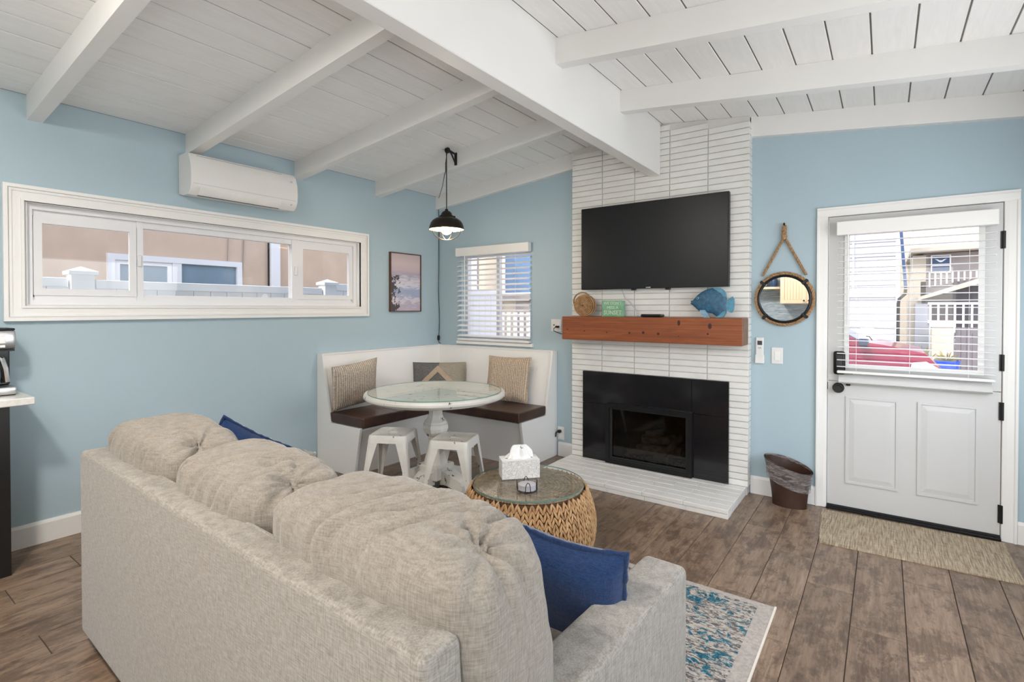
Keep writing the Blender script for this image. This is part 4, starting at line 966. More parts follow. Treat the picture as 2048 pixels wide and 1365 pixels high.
# ------------------------------------------------------------------ pendant lamp with pulley bracket
LX, LY = 1.090, -1.038
pl = thing('pendant_lamp', 'black metal cage pendant lamp hung from a pulley bracket', 'lamp', (LX, LY, 2.02))
br = part('bracket', MB().bbox(LX - .014, LX + .014, -.925, -.9155, 2.69, 2.80, .002).tube([(LX, -.92, 2.785), (LX, LY + .005, 2.805)], .009, 8).tube([(LX, -.92, 2.70), (LX, -.97, 2.77), (LX, -1.0, 2.80)], .007, 8), 'black', pl, True)
part('pulley', MB().lathe([(.024, -.012), (.024, -.008), (.017, -.004), (.017, .004), (.024, .008), (.024, .012)], (LX, LY + .012, 2.795), 20, 'x'), 'black', pl, True)
part('cord', MB().tube([(LX, LY, 2.79), (LX, LY, 2.28)], .0042, 6), 'black', pl, True)
part('shade_cap', MB().lathe([(.0, 2.288), (.012, 2.286), (.016, 2.272), (.034, 2.264), (.046, 2.248), (.050, 2.232), (.062, 2.228), (.064, 2.214), (.074, 2.210)], (LX, LY, 0), 32, cap=False), 'darkbrown', pl, True)
for k in range(3):
    a = R(50 + 120 * k); part('cap_screw', MB().sphere((LX + .068 * math.cos(a), LY + .068 * math.sin(a), 2.222), .010, 8, 6), 'black', pl, True)
sh = [(.070, 2.212), (.095, 2.205), (.120, 2.188), (.137, 2.165), (.146, 2.140), (.151, 2.118), (.151, 2.112)]
part('shade', MB().lathe(sh, (LX, LY, 0), 48, cap=False), 'darkbrown', pl, True, fix=False)
part('shade_lining', MB().lathe([(r - .003, z - .0015) for r, z in sh][::-1], (LX, LY, 0), 48, cap=False), 'shadein', pl, True, fix=False)
part('shade_rim', MB().tube([(LX + .1505 * math.cos(2 * math.pi * i / 48), LY + .1505 * math.sin(2 * math.pi * i / 48), 2.112) for i in range(48)], .003, 6, closed=True), 'darkbrown', pl, True)
for k in range(4):
    a = R(22 + 45 * k); pts = [(LX + math.cos(a) * .132 * math.cos(math.pi * i / 24), LY + math.sin(a) * .132 * math.cos(math.pi * i / 24), 2.112 - .092 * math.sin(math.pi * i / 24)) for i in range(25)]
    part('cage_wire', MB().tube(pts, .0020, 6), 'darkbrown', pl, True)
part('bulb', MB().sphere((LX, LY, 2.112), .050, 20, 12, (1, 1, .92)).lathe([(.016, 2.15), (.014, 2.20)], (LX, LY, 0), 12), 'bulb', pl, True)
part('swag_cord', MB().tube([(LX - .01, -1.02, 2.785), (1.02, -.975, 2.70), (.965, -.915, 2.655), (.90, -.86, 2.648), (.55, -.52, 2.655), (.25, -.24, 2.668), (.022, -.026, 2.687)], .0035, 6), 'black', pl, True)
part('cord_hook', MB().tube([(.004, -.008, 2.70), (.022, -.026, 2.70), (.026, -.03, 2.685), (.018, -.02, 2.676)], .004, 6), 'black', pl, True)
pts = [(.022, -.026, 2.687), (.018, -.022, 2.62)] + [(.014 + .004 * math.sin(i * 1.3), -.016 - .005 * math.cos(i * .9), 2.60 - .12 * i) for i in range(13)] + [(.012, -.02, 1.10)]
part('wall_cord', MB().tube(pts, .0035, 6), 'black', pl, True)
part('cord_switch', MB().bbox(.004, .026, -.036, -.010, 1.065, 1.120, .005), 'black', pl)
part('cord_tail', MB().tube([(.016, -.022, 1.066), (.022, -.028, 1.045), (.035, -.012, 1.027)], .0035, 6), 'black', pl, True)
light('pendant_bulb_light', 'POINT', (LX, LY, 2.045), (0, 0, 0), 9.0, (1.0, 0.86, 0.70), 0.05)

# ------------------------------------------------------------------ things on the mantel
MZ = 1.3575
bk_ = thing('woven_basket_bag', 'small round woven straw bag at the left end of the mantel', 'bag', (1.985, -.195, MZ))
mb = MB(); prof = []
def bag_r(a): return .093 * (1 + .035 * math.cos(4 * a))
for s in (-1, 1):
    mb.grid(lambda u, v, s=s: (bag_r(2 * math.pi * u) * math.cos(2 * math.pi * u) * (1 - (1 - v) ** 2.2 * 0) * math.sin(v * math.pi / 2) ** .75, s * .034 * math.cos(v * math.pi / 2) ** .5, .098 + .96 * bag_r(2 * math.pi * u) * math.sin(2 * math.pi * u) * math.sin(v * math.pi / 2) ** .75), 40, 12, flip=s > 0)
mb.v = [(p[0] + 1.985, p[1] - .195, p[2] + MZ) for p in mb.v]
part('pouch', mb, 'wickerdark', bk_, 'all')
mb = MB()
for s in (-1, 1):
    for ri in range(8):
        q = .012 + .0118 * ri; n = max(5, int(2 * math.pi * q / .013))
        for j in range(n):
            a = 2 * math.pi * (j + .5 * (ri % 2)) / n; yy = s * .046 * max(.1, (1 - (q / .105) ** 2.6)) ** .5
            leaf(mb, Vector((1.985 + q * math.cos(a), -.195 + yy, MZ + .098 + q * .96 * math.sin(a))), Vector((-math.sin(a), .0, math.cos(a))) + Vector((math.cos(a), 0, math.sin(a))) * .5 * (1 if ri % 2 else -1), Vector((0, s, 0)), .016, .0052, .0045)
for j in range(46):
    for k in (-1, 0, 1):
        a = 2 * math.pi * (j + .5 * k) / 46; q = .1015 - .004 * abs(k); leaf(mb, Vector((1.985 + q * math.cos(a), -.195 + .018 * k, MZ + .098 + q * .96 * math.sin(a))), Vector((0, 1, 0)) * .8 + Vector((-math.sin(a), 0, math.cos(a))), Vector((math.cos(a), 0, math.sin(a))), .017, .0052, .0045)
part('weave', mb, 'wicker', bk_, True, kind='stuff', fix=False)
pts = [(1.958 + .088 * math.cos(R(a)), -.195, MZ + .135 + .080 * math.sin(R(a))) for a in range(200, 8, -12)]
part('handle', MB().tube(pts, .0065, 8), 'rope', bk_, True)
sg = thing('wooden_sign', 'small green wooden block sign with cream lettering', 'sign', (2.245, -.18, MZ))
part('block', MB().bbox(2.144, 2.346, -.180, -.148, MZ, 1.497, .002), 'sign', sg)
for body, zz, sz, sx in (("WE DON'T", .116, .036, .95), ('MISS A', .078, .036, 1.05), ('SUNSET', .034, .050, .96)):
    text_part('lettering', body, sz, 'signtext', sg, (0, -.0006, zz), (R(90), 0, 0), .0004, sx=sx)
bx_ = thing('media_box', 'flat black media player lying on the mantel', 'media player', (2.607, -.195, MZ))
part('case', MB().bbox(2.520, 2.694, -.235, -.150, MZ + .002, MZ + .024, .006), 'black', bx_); part('rubber_foot', MB().box(2.535, 2.679, -.225, -.16, MZ, MZ + .0025), 'rubber', bx_)
fs = thing('painted_fish', 'blue painted wooden fish ornament at the right of the mantel', 'ornament', (3.10, -.195, MZ))
fc = lambda p: (2.915 + (p[0] - 190) * .000377, MZ + (741 - p[1]) * .000390)
body = [(195, 462), (215, 430), (195, 408), (250, 395), (330, 300), (430, 225), (540, 172), (640, 150), (780, 160), (850, 200), (895, 262), (908, 330), (915, 388), (915, 590), (900, 650), (860, 715), (780, 740), (720, 715), (640, 655), (550, 640), (420, 640), (330, 570), (255, 500)]
cxb, czb = fc((600, 440))
mb = MB(); ring = [fc(p) for p in body]
N = len(ring); lv = [(1.0, .004), (.93, .011), (.78, .017), (.5, .022), (.02, .025)]
for s in (-1, 1):
    o = len(mb.v)
    for sc_, th in lv:
        for (x, z) in ring: mb.v.append((cxb + (x - cxb) * sc_, -.195 + s * th, czb + (z - czb) * sc_))
    for i in range(len(lv) - 1):
        for j in range(N): mb.f.append((o + i * N + j, o + i * N + (j + 1) % N, o + (i + 1) * N + (j + 1) % N, o + (i + 1) * N + j))
half = len(lv) * N
for j in range(N): mb.f.append((j, (j + 1) % N, half + (j + 1) % N, half + j))
part('body', mb, 'fish1', fs, 50)
part('tail', MB().prism([fc(p) for p in ((880, 400), (940, 380), (1030, 325), (1060, 370), (1065, 470), (1055, 580), (1020, 640), (985, 640), (920, 590), (880, 560))], 'y', -.201, -.189), 'fish2', fs)
part('dorsal_edge', MB().prism([fc(p) for p in ((640, 148), (780, 158), (852, 198), (898, 260), (911, 330), (860, 335), (815, 262), (745, 215))], 'y', -.214, -.176), 'fish2', fs)
part('belly_edge', MB().prism([fc(p) for p in ((905, 600), (902, 652), (862, 718), (780, 742), (722, 717), (780, 690), (850, 620))], 'y', -.211, -.179), 'fish2', fs)
part('side_fin', MB().prism([fc(p) for p in ((400, 592), (500, 585), (552, 650), (610, 740), (495, 740), (440, 680))], 'y', -.222, -.212), 'fish3', fs)
part('support_peg', MB().prism([fc(p) for p in ((470, 640), (560, 640), (560, 741), (480, 741))], 'y', -.213, -.188), 'fish3', fs)
ex, ez = fc((350, 350)); part('eye', MB().sphere((ex, -.212, ez), .011, 12, 8, (1, .5, 1)), 'fish3', fs, True); part('pupil', MB().sphere((ex, -.2165, ez), .0055, 10, 6, (1, .6, 1)), 'black', fs, True)

# ------------------------------------------------------------------ round mirror with rope
mr = thing('rope_mirror', 'round black-rimmed mirror framed in rope on the blue wall', 'mirror', (3.5525, 0, 1.296))
mc = Vector((3.5525, -.020, 1.500)); Rm = .172
part('mirror_glass', MB().lathe([(.0, -.024), (Rm - .004, -.024), (Rm - .004, -.010), (.0, -.010)], (mc.x, 0, mc.z), 64, 'y', cap=False), 'mirror', mr)
part('metal_rim', MB().tube([mc + Vector((Rm * math.cos(2 * math.pi * i / 64), -.006, Rm * math.sin(2 * math.pi * i / 64))) for i in range(64)], .010, 8, closed=True), 'black', mr, True)
def twist(path, r, tw, n=10):
    path = [Vector(p) for p in path]; mb = MB()
    for k in range(3):
        pts = []; acc = 0; prev = None
        for i, p in enumerate(path):
            d = (path[min(i + 1, len(path) - 1)] - path[max(i - 1, 0)]).normalized(); a = Vector((0, -1, 0)); b = d.cross(a).normalized(); a = b.cross(d)
            if prev is not None: acc += (p - prev).length
            prev = p; ang = acc * tw + 2 * math.pi * k / 3; pts.append(p + (a * math.cos(ang) + b * math.sin(ang)) * r * .5)
        mb.tube(pts, r * .55, 6)
    return mb
part('rope_frame', twist([mc + Vector(((Rm + .019) * math.cos(2 * math.pi * i / 180), 0.001, (Rm + .019) * math.sin(2 * math.pi * i / 180))) for i in range(181)], .013, 95), 'rope', mr, True)
def seg(p, q, n=40): p, q = Vector(p), Vector(q); return [p.lerp(q, i / n) for i in range(n + 1)]
part('hanging_rope', twist(seg((3.405, -.018, 1.675), (3.548, -.016, 1.955)), .010, 100), 'rope', mr, True)
part('hanging_rope', twist(seg((3.696, -.018, 1.675), (3.556, -.016, 1.955)), .010, 100), 'rope', mr, True)
part('rope_knot', twist(seg((3.548, -.020, 1.945), (3.553, -.020, 2.045), 24), .017, 80).sphere((3.551, -.022, 1.968), .022, 10, 8, (.9, .8, 1.2)), 'rope', mr, True)
part('nail', MB().tube([(3.551, 0.0, 2.052), (3.551, -.028, 2.058)], .004, 8).sphere((3.551, -.028, 2.058), .008, 8, 6), 'black', mr, True)
for a in (42, 140, 226, 318):
    p = mc + Vector(((Rm + .012) * math.cos(R(a)), -.004, (Rm + .012) * math.sin(R(a)))); part('strap', MB().bbox(-.024, .024, -.016, .014, -.010, .010, .003).xf(Matrix.Translation(p) @ Matrix.Rotation(-R(a), 4, 'Y')), 'black', mr)

# ------------------------------------------------------------------ remote, switch, outlets
rm = thing('wall_remote', 'slim white air conditioner remote in its wall holder', 'remote', (3.388, 0, 1.010))
part('body', MB().bbox(3.361, 3.415, -.022, -.004, 1.03, 1.207, .004), 'plastic', rm); part('holder', MB().bbox(3.357, 3.419, -.026, -.001, 1.008, 1.075, .004), 'plastic', rm)
part('display', MB().box(3.372, 3.405, -.0228, -.0215, 1.150, 1.182), 'lcd', rm); part('button', MB().bbox(3.376, 3.400, -.0235, -.0215, 1.122, 1.134, .0008), 'coaster', rm)
sw = thing('light_switch', 'white rocker light switch between mirror and door', 'switch', (3.506, 0, 1.010))
part('plate', MB().bbox(3.467, 3.545, -.007, -.0008, 1.010, 1.134, .003), 'plastic', sw); part('rocker', MB().bbox(3.489, 3.523, -.011, -.006, 1.038, 1.106, .002), 'card', sw)
def outlet(name, label, x0, x1, z0, z1, plug=True):
    o = thing(name, label, 'outlet', ((x0 + x1) / 2, 0, z0)); part('plate', MB().bbox(x0, x1, -.007, -.0008, z0, z1, .003), 'plastic', o)
    return o
oa = outlet('wall_outlet', 'white double outlet plate beside the left end of the mantel', 1.512, 1.626, 1.205, 1.325)
part('receptacle', MB().bbox(1.580, 1.612, -.010, -.006, 1.228, 1.300, .002), 'card', oa); part('coaxial_jack', MB().lathe([(.007, -.002), (.007, -.012), (.0, -.012)], (1.548, 0, 1.268), 12, 'y', cap=False), 'lcd', oa)
cb = thing('black_power_cord', 'short black power cord plugged in beside the mantel', 'cord', (1.60, -.02, 1.17))
part('plug', MB().bbox(1.582, 1.612, -.045, -.0102, 1.242, 1.262, .004), 'black', cb); part('cable', MB().tube([(1.585, -.04, 1.25), (1.572, -.052, 1.235), (1.568, -.05, 1.215), (1.60, -.045, 1.20), (1.655, -.04, 1.185), (1.71, -.04, 1.172), (1.79, -.04, 1.165)], .0036, 6), 'black', cb, True)
ob = outlet('wall_outlet', 'white outlet plate low on the wall beside the fireplace', 1.590, 1.662, .158, .284)
part('receptacle', MB().bbox(1.608, 1.644, -.010, -.006, .175, .268, .002), 'card', ob)
pgx = thing('plug_adapter', 'black plug in the low outlet beside the fireplace', 'plug', (1.62, -.02, .21)); part('plug', MB().bbox(1.606, 1.640, -.05, -.0102, .228, .258, .008), 'black', pgx); part('prong_cable', MB().tube([(1.61, -.045, .243), (1.598, -.05, .23), (1.594, -.05, .19)], .006, 8), 'black', pgx, True)
oc = thing('wall_outlet', 'white outlet plate on the left wall behind the sofa', 'outlet', (0, -2.047, .24)); part('plate', MB().bbox(.0008, .007, -2.085, -2.010, .225, .345, .003), 'plastic', oc); part('receptacle', MB().bbox(.006, .010, -2.066, -2.03, .24, .33, .002), 'card', oc)

# ------------------------------------------------------------------ waste bin
wb = thing('waste_bin', 'brown oval waste bin lined with a clear bag', 'bin', (3.61, -.135, 0))
bx0 = Vector((3.61, -.125, 0))
def rim(a): return .298 - .042 * math.cos(a) + .022 * math.sin(a)
def binp(u, t, k=1.0):
    a = 2 * math.pi * u; zr = rim(a); z = t * zr; f = z / .30
    return (bx0.x + math.cos(a) * (.112 + .046 * f ** 1.6) * k, bx0.y + math.sin(a) * (.070 + .016 * f ** 1.6) * k, z)
mb = MB().grid(lambda u, v: binp(u, v), 48, 14).grid(lambda u, v: binp(u, .03 + .97 * v, .965), 48, 8, flip=True)
mb.grid(lambda u, v: binp(u, .02, max(.001, v)), 48, 1)
part('body', mb, 'bin', wb, 'all', fix=False)
def bagp(u, v):
    a = 2 * math.pi * u; zr = rim(a); p = binp(u, 1.0); k = 1.018 + .012 * math.sin(v * 7 + 9 * a) * noise.noise(Vector((a * 3, v * 4, 1)))
    z = zr + .012 * math.sin(v * math.pi) - v * .085 - .012 * v * math.sin(a * 2)
    q = binp(u, max(.1, z / zr), k); return (q[0], q[1], z)
part('liner_bag', MB().grid(bagp, 72, 10), 'bag', wb, 'all', fix=False)
part('liner_inside', MB().grid(lambda u, v: (lambda p: (p[0], p[1], p[2] - .14 * v + .004))(binp(u, 1.0, .955 - .05 * v)), 72, 6), 'bag', wb, 'all', fix=False)
part('liner_hem', MB().tube([bagp(i / 72, 1.0) for i in range(72)], .0035, 5, closed=True), 'bag', wb, 'all')

# ------------------------------------------------------------------ console with coffee maker at the left edge
cn = thing('console_counter', 'white-topped black console table along the left wall', 'counter', (.2, -4.3, 0))
part('worktop', MB().bbox(.003, .400, -5.10, -3.570, .905, .945, .004), 'quartz', cn)
part('apron', MB().box(.025, .376, -5.06, -3.680, .82, .9045), 'blackwood', cn)
for x0, x1 in ((.318, .386), (.02, .088)):
    for y0_, y1_ in ((-3.74, -3.670), (-5.07, -5.0)): part('leg', MB().box(x0, x1, y0_, y1_, 0, .9045), 'blackwood', cn)
part('side_panel', MB().box(.318, .380, -4.05, -3.742, .16, .82), 'blackwood', cn)
cm = thing('coffee_maker', 'black and steel drip coffee maker on the console', 'coffee maker', (.15, -3.73, .945))
y0_, y1_ = -3.850, -3.612; z0_ = .945
part('base', MB().bbox(.03, .232, y0_, y1_, z0_ + .004, z0_ + .050, .010, 2), 'steel', cm, 40); part('base_foot', MB().box(.04, .228, y0_ + .006, y1_ - .006, z0_ + .0003, z0_ + .008), 'rubber', cm)
part('column', MB().bbox(.03, .115, y0_ + .008, y1_ - .008, z0_ + .05, z0_ + .262, .006), 'blacktile', cm)
hd = part('brew_head', MB().bbox(.028, .226, y0_, y1_, z0_ + .255, z0_ + .364, .014, 2), 'steel', cm, 40)
part('head_cap', MB().bbox(.03, .222, y0_ + .003, y1_ - .003, z0_ + .362, z0_ + .374, .004), 'black', cm); part('head_underside', MB().box(.035, .22, y0_ + .006, y1_ - .006, z0_ + .247, z0_ + .256), 'black', cm)
for yb, zb, w_, h_ in ((-3.668, .335, .022, .016), (-3.668, .302, .026, .022), (-3.668, .275, .022, .014), (-3.705, .335, .03, .02), (-3.705, .300, .02, .016), (-3.705, .275, .02, .014)):
    part('button', MB().bbox(.2255, .229, yb - w_ / 2, yb + w_ / 2, z0_ + zb - h_ / 2, z0_ + zb + h_ / 2, .0015), 'card', hd)
caraf = part('carafe', MB().lathe([(.055, z0_ + .052), (.068, z0_ + .07), (.072, z0_ + .12), (.062, z0_ + .18), (.045, z0_ + .215), (.048, z0_ + .232), (.0, z0_ + .236)], (.158, -3.735, 0), 28), 'blacktile', cm, True)
part('carafe_handle', MB().tube([(.185, -3.685, z0_ + .222), (.205, -3.668, z0_ + .205), (.212, -3.655, z0_ + .15), (.210, -3.648, z0_ + .075)], [.010, .012, .012, .011], 8), 'steel', caraf, True)

# ------------------------------------------------------------------ kitchen behind the camera (seen in the round mirror)
uc = thing('wall_cabinet', 'cream beadboard wall cabinet in the kitchen', 'cabinet', (3.1, -5.63, 1.51))
part('body', MB().box(2.72, 3.50, -5.797, -5.480, 1.51, 2.30), 'cabinet', uc)
for a, b, kx in ((2.725, 3.108, 3.075), (3.112, 3.495, 3.145)):
    dr = part('door', picture_frame_y(a, b, 1.515, 2.295, .06, -5.480, -5.460), 'cabinet', uc)
    n = 6; w = (b - a - .12) / n
    for i in range(n): part('beadboard_strip', MB().bbox(a + .06 + w * i + .001, a + .06 + w * (i + 1) - .001, -5.480, -5.470, 1.575, 2.235, .003), 'cabinet', dr)
    part('knob', MB().sphere((kx, -5.447, 1.56), .014, 10, 6).tube([(kx, -5.462, 1.56), (kx, -5.45, 1.56)], .006, 8), 'black', dr, True)
bc = thing('base_cabinet', 'cream base cabinet under the kitchen worktop', 'cabinet', (2.4, -5.5, 0))
part('body', MB().box(1.20, 3.50, -5.797, -5.20, .10, .885), 'cabinet', bc); part('plinth', MB().box(1.22, 3.48, -5.797, -5.26, 0, .10), 'blackwood', bc)
for i in range(5): part('door', picture_frame_y(1.21 + .457 * i, 1.657 + .457 * i, .12, .87, .06, -5.20, -5.18), 'cabinet', bc)
solo('kitchen_worktop', MB().bbox(1.18, 3.52, -5.797, -5.17, .886, .925, .004), 'quartz', 'white kitchen worktop on the cream base cabinet', 'worktop', (2.35, -5.5, .886))
solo('trim_1', MB().box(1.18, 3.52, -5.799, -5.790, .926, 1.508), 'splash', 'blue-grey glass tile backsplash behind the kitchen worktop', 'backsplash', (2.35, -5.8, .926), kind='structure')
solo('trim_2', MB().box(1.18, 2.715, -5.799, -5.790, 1.509, 2.25), 'splash', 'blue-grey glass tile above the open kitchen shelf', 'backsplash', (1.95, -5.8, 1.509), kind='structure')
solo('kitchen_shelf', MB().bbox(1.70, 2.70, -5.788, -5.56, 1.765, 1.800, .003), 'cabinet', 'cream open shelf on the kitchen wall', 'shelf', (2.2, -5.67, 1.765))
for i, (x, lab) in enumerate(((2.28, 'dark blue jar on the left of the kitchen shelf'), (2.44, 'dark blue jar in the middle of the kitchen shelf'), (2.60, 'dark blue jar on the right of the kitchen shelf'))):
    solo('blue_jar', MB().lathe([(.045, 1.8005), (.055, 1.84), (.055, 1.92), (.035, 1.96), (.04, 1.975), (0, 1.975)], (x, -5.66, 0), 20), 'bluepaint', lab, 'jar', (x, -5.66, 1.8005), True, group='jars on the kitchen shelf')
M['fill_diffuser'] = emit('fill_lamp_diffuser', (1.0, .90, .76), 5.0)  # glow of the unseen flush lamps, added behind the camera as fill light
def add_fill_lamp(lx, ly, power, label):
    kl = thing('fill_lamp', label, 'lamp', (lx, ly, ceil(lx) - .1), group='added ceiling fill lamps'); zk = ceil(lx) - .022
    part('fill_lamp_base_plate', MB().lathe([(0, zk + .018), (.15, zk + .018), (.15, zk - .025), (0, zk - .025)], (lx, ly, 0), 32, cap=False), 'steel', kl, True)
    part('fill_diffuser', MB().lathe([(.14, zk - .026), (.13, zk - .06), (.08, zk - .085), (0, zk - .09)], (lx, ly, 0), 32, cap=False), 'fill_diffuser', kl, True)
    light('fill_lamp_light', 'POINT', (lx, ly, zk - .16), (0, 0, 0), power * .6, (1.0, .94, .87), .12)
    light('fill_lamp_downlight', 'AREA', (lx, ly, zk - .10), (0, 0, 0), power * .4, (1.0, .94, .87), .24, .24)
add_fill_lamp(2.00, -4.50, FILL_LAMP_LEFT, 'added round ceiling fill lamp behind the sofa, left of the ridge beam')
add_fill_lamp(3.20, -5.05, FILL_LAMP_RIGHT, 'added round ceiling fill lamp near the added patio door')

# ------------------------------------------------------------------ outdoors, left: fence and neighbour's stucco wall
solo('ground', MB().box(-14, 22, -16, 34, -.35, -.15), 'ground', 'pale concrete ground around the cottage', 'ground', (4, 8, -.35), kind='structure')
FX = -1.10
vf = thing('vinyl_fence', 'white vinyl privacy fence outside the long window', 'fence', (FX, -2, -.15))
part('top_rail', MB().bbox(FX - .03, FX + .03, -6.5, -3.075, 1.60, 1.672, .004), 'vinyl', vf); part('top_rail', MB().bbox(FX - .03, FX + .03, -2.895, -.80, 1.59, 1.664, .004), 'vinyl', vf); part('top_rail', MB().bbox(FX - .03, FX + .03, -.62, 2.5, 1.64, 1.72, .004), 'vinyl', vf)
y = -6.5
while y < 2.5:
    part('board', MB().box(FX - .012, FX + .012, y + .002, y + .148, -.148, 1.60 if y < -.7 else 1.64), 'vinyl', vf); y += .15
for yc in (-2.985, -.71, 1.4):
    p = part('post', MB().box(FX - .065, FX + .065, yc - .075, yc + .075, -.15, 1.705), 'vinyl', vf)
    part('post_cap', MB().add([(FX - .085, yc - .095, 1.70), (FX + .085, yc - .095, 1.70), (FX + .085, yc + .095, 1.70), (FX - .085, yc + .095, 1.70), (FX - .085, yc - .095, 1.728), (FX + .085, yc - .095, 1.728), (FX + .085, yc + .095, 1.728), (FX - .085, yc + .095, 1.728), (FX, yc, 1.768)], [(3, 2, 1, 0), (0, 1, 5, 4), (1, 2, 6, 5), (2, 3, 7, 6), (3, 0, 4, 7), (4, 5, 8), (5, 6, 8), (6, 7, 8), (7, 4, 8)]), 'vinyl', p)
NX = -2.60
nh = thing('stucco_house', 'beige stucco side of the neighbouring house beyond the fence', 'building', (NX, -1, -.15))
part('wall', MB().box(NX - .2, NX, -8, 3.0, -.15, 4.2), 'stucco', nh)
part('eave', MB().prism([(NX - .2, 3.6), (NX + .6, 3.3), (NX + .6, 3.42), (NX - .2, 3.75)], 'y', -8, 3.0), 'vinyl', nh)
wf = part('window', picture_frame_x(-2.385, -.965, .95, 2.022, .065, NX, NX + .05), 'vinyl', nh)
part('window_mullion', MB().box(NX, NX + .045, -1.765, -1.67, 1.0, 1.97), 'vinyl', wf)
part('window_pane', MB().box(NX + .005, NX + .015, -2.32, -1.765, 1.01, 1.96), 'greypane', wf); part('window_pane', MB().box(NX + .005, NX + .015, -1.67, -1.03, 1.01, 1.96), 'bluepane' if False else 'greypane', wf)
part('sash_frame', picture_frame_x(-2.318, -1.768, 1.01, 1.958, .045, NX + .015, NX + .035), 'vinyl', wf)
part('downspout', MB().bbox(NX, NX + .08, -.590, -.462, -.15, 3.4, .006), 'vinyl', nh); part('downspout_shadow_strip', MB().box(NX, NX + .03, -.60, -.59, -.15, 3.4), 'rubber', nh)  # black strip beside the downspout stands in for its shadow
for yy in (-.945, -1.14): part('cable', MB().tube([(NX + .012, yy + .02 * math.sin(i * 1.1), -.1 + .35 * i) for i in range(11)], .006 if yy > -1 else .004, 6), 'taupe', nh, True)

# ------------------------------------------------------------------ outdoors beyond the small window
pb = thing('pale_house', 'pale house with a blue window beyond the small window', 'building', (-2.5, 4.1, -.15))
part('wall', MB().box(-6.5, .2, 4.0, 4.3, -.15, 4.5), 'cream', pb); part('fascia', MB().box(-6.5, .2, 3.9, 4.0, 1.60, 1.72), 'taupe', pb)
part('corner_board', MB().box(-2.16, -2.03, 3.96, 4.0, 1.72, 3.2), 'vinyl', pb); part('corner_board', MB().box(-2.95, -2.72, 3.96, 4.0, 1.72, 3.2), 'siding', pb)
pw = part('window', picture_frame_y(-2.03, -.9, 1.70, 2.55, .04, 3.95, 4.0), 'vinyl', pb); part('window_pane', MB().box(-1.99, -.94, 3.97, 3.99, 1.74, 2.51), 'bluepane', pw)
for a, b, m_ in ((-2.9, -2.5, 'sidingdark'), (-1.75, -1.0, 'taupe'), (-2.35, -2.1, 'siding')): part('garage_panel', MB().box(a, b, 3.97, 4.0, -.1, 1.55), m_, pb)
pf = thing('picket_fence', 'low white picket fence beyond the small window', 'fence', (-1.6, 3.2, -.15))
part('rail', MB().box(-3.6, .0, 3.18, 3.22, 1.28, 1.33), 'vinyl', pf); part('rail', MB().box(-3.6, .0, 3.18, 3.22, .2, .26), 'vinyl', pf)
for i in range(26): part('picket', MB().box(-3.6 + .14 * i, -3.52 + .14 * i, 3.16, 3.18, -.148, 1.36), 'vinyl', pf)

# ------------------------------------------------------------------ outdoors beyond the front door
solo('porch_deck', MB().bbox(1.5, 9.5, 5.2, 13, -.1499, .12, .02), 'ground', 'raised pale concrete walk across the street', 'paving', (5, 9, -.15))
gh = thing('grey_house', 'pale grey sided house seen through the left of the door glass', 'building', (3.0, 6.3, .12))
part('wall', MB().box(1.2, 4.352, 6.30, 6.6, .1205, 5.0), 'siding', gh)
for i in range(20): part('siding_board', MB().prism([(6.30, .14 + .24 * i), (6.285, .14 + .24 * i), (6.296, .375 + .24 * i), (6.30, .375 + .24 * i)], 'x', 1.2, 4.30), 'siding', gh)
part('corner_board', MB().box(4.30, 4.36, 6.27, 6.30, .1205, 5.0), 'vinyl', gh); part('belt_board', MB().box(1.2, 4.30, 6.265, 6.285, 1.62, 1.70), 'vinyl', gh)
part('corner_board', MB().box(3.70, 3.73, 6.265, 6.285, 1.70, 5.0), 'vinyl', gh)
part('downspout', MB().tube([(4.43, 6.2, 1.74), (4.42, 6.2, 1.66), (4.345, 6.2, 1.58), (4.335, 6.2, 1.5), (4.335, 6.2, .14)], .024, 8), 'black', gh, True)
part('gutter_pipe', MB().tube([(4.36, 6.2, 2.75), (4.43, 6.2, 1.76)], .022, 8), 'bluepaint', gh, True)
bhs = thing('beach_house', 'cream and grey beach house with a deck seen through the door glass', 'building', (5.6, 9, .12))
part('upper_wall', MB().box(4.76, 8.0, 8.6, 8.9, 1.5, 2.50), 'taupe', bhs); part('upper_wall', MB().box(4.60, 4.80, 8.5, 9.4, 1.4, 2.46), 'cream', bhs)
part('roof', MB().prism([(4.55, 2.50), (8.2, 2.56), (8.2, 2.66), (4.55, 2.58)], 'y', 8.2, 11), 'cream', bhs); part('sky_wall', MB().box(4.3, 9.5, 11, 11.2, .1205, 4.2), 'cream', bhs)
uw = part('window', picture_frame_y(4.875, 5.175, 2.11, 2.46, .02, 8.56, 8.60), 'vinyl', bhs); part('window_pane', MB().box(4.895, 5.155, 8.575, 8.59, 2.13, 2.44), 'bluepaint', uw)
part('window_bar', MB().box(4.895, 5.155, 8.565, 8.576, 2.245, 2.262), 'vinyl', uw)
part('bird_emblem', MB().prism([(4.935, 2.385), (4.985, 2.372), (5.012, 2.352), (5.025, 2.362), (5.038, 2.352), (5.065, 2.372), (5.115, 2.385), (5.075, 2.350), (5.055, 2.330), (5.025, 2.318), (4.995, 2.330), (4.975, 2.350)], 'y', 8.568, 8.574), 'vinyl', uw)
part('awning', MB().prism([(4.66, 1.58), (4.66, 1.64), (5.6, 2.00), (7.0, 2.2), (7.0, 2.1), (5.6, 1.90)], 'y', 7.8, 8.5), 'cream', bhs)
part('porch_wall', MB().box(4.72, 8.0, 8.5, 8.6, .1205, 1.95), 'sidingdark', bhs); part('porch_side', MB().box(4.50, 4.72, 8.1, 8.6, .1205, 1.60), 'cream', bhs); part('corner_column', MB().box(4.62, 4.86, 7.90, 8.1, .1205, 1.52), 'siding', bhs)
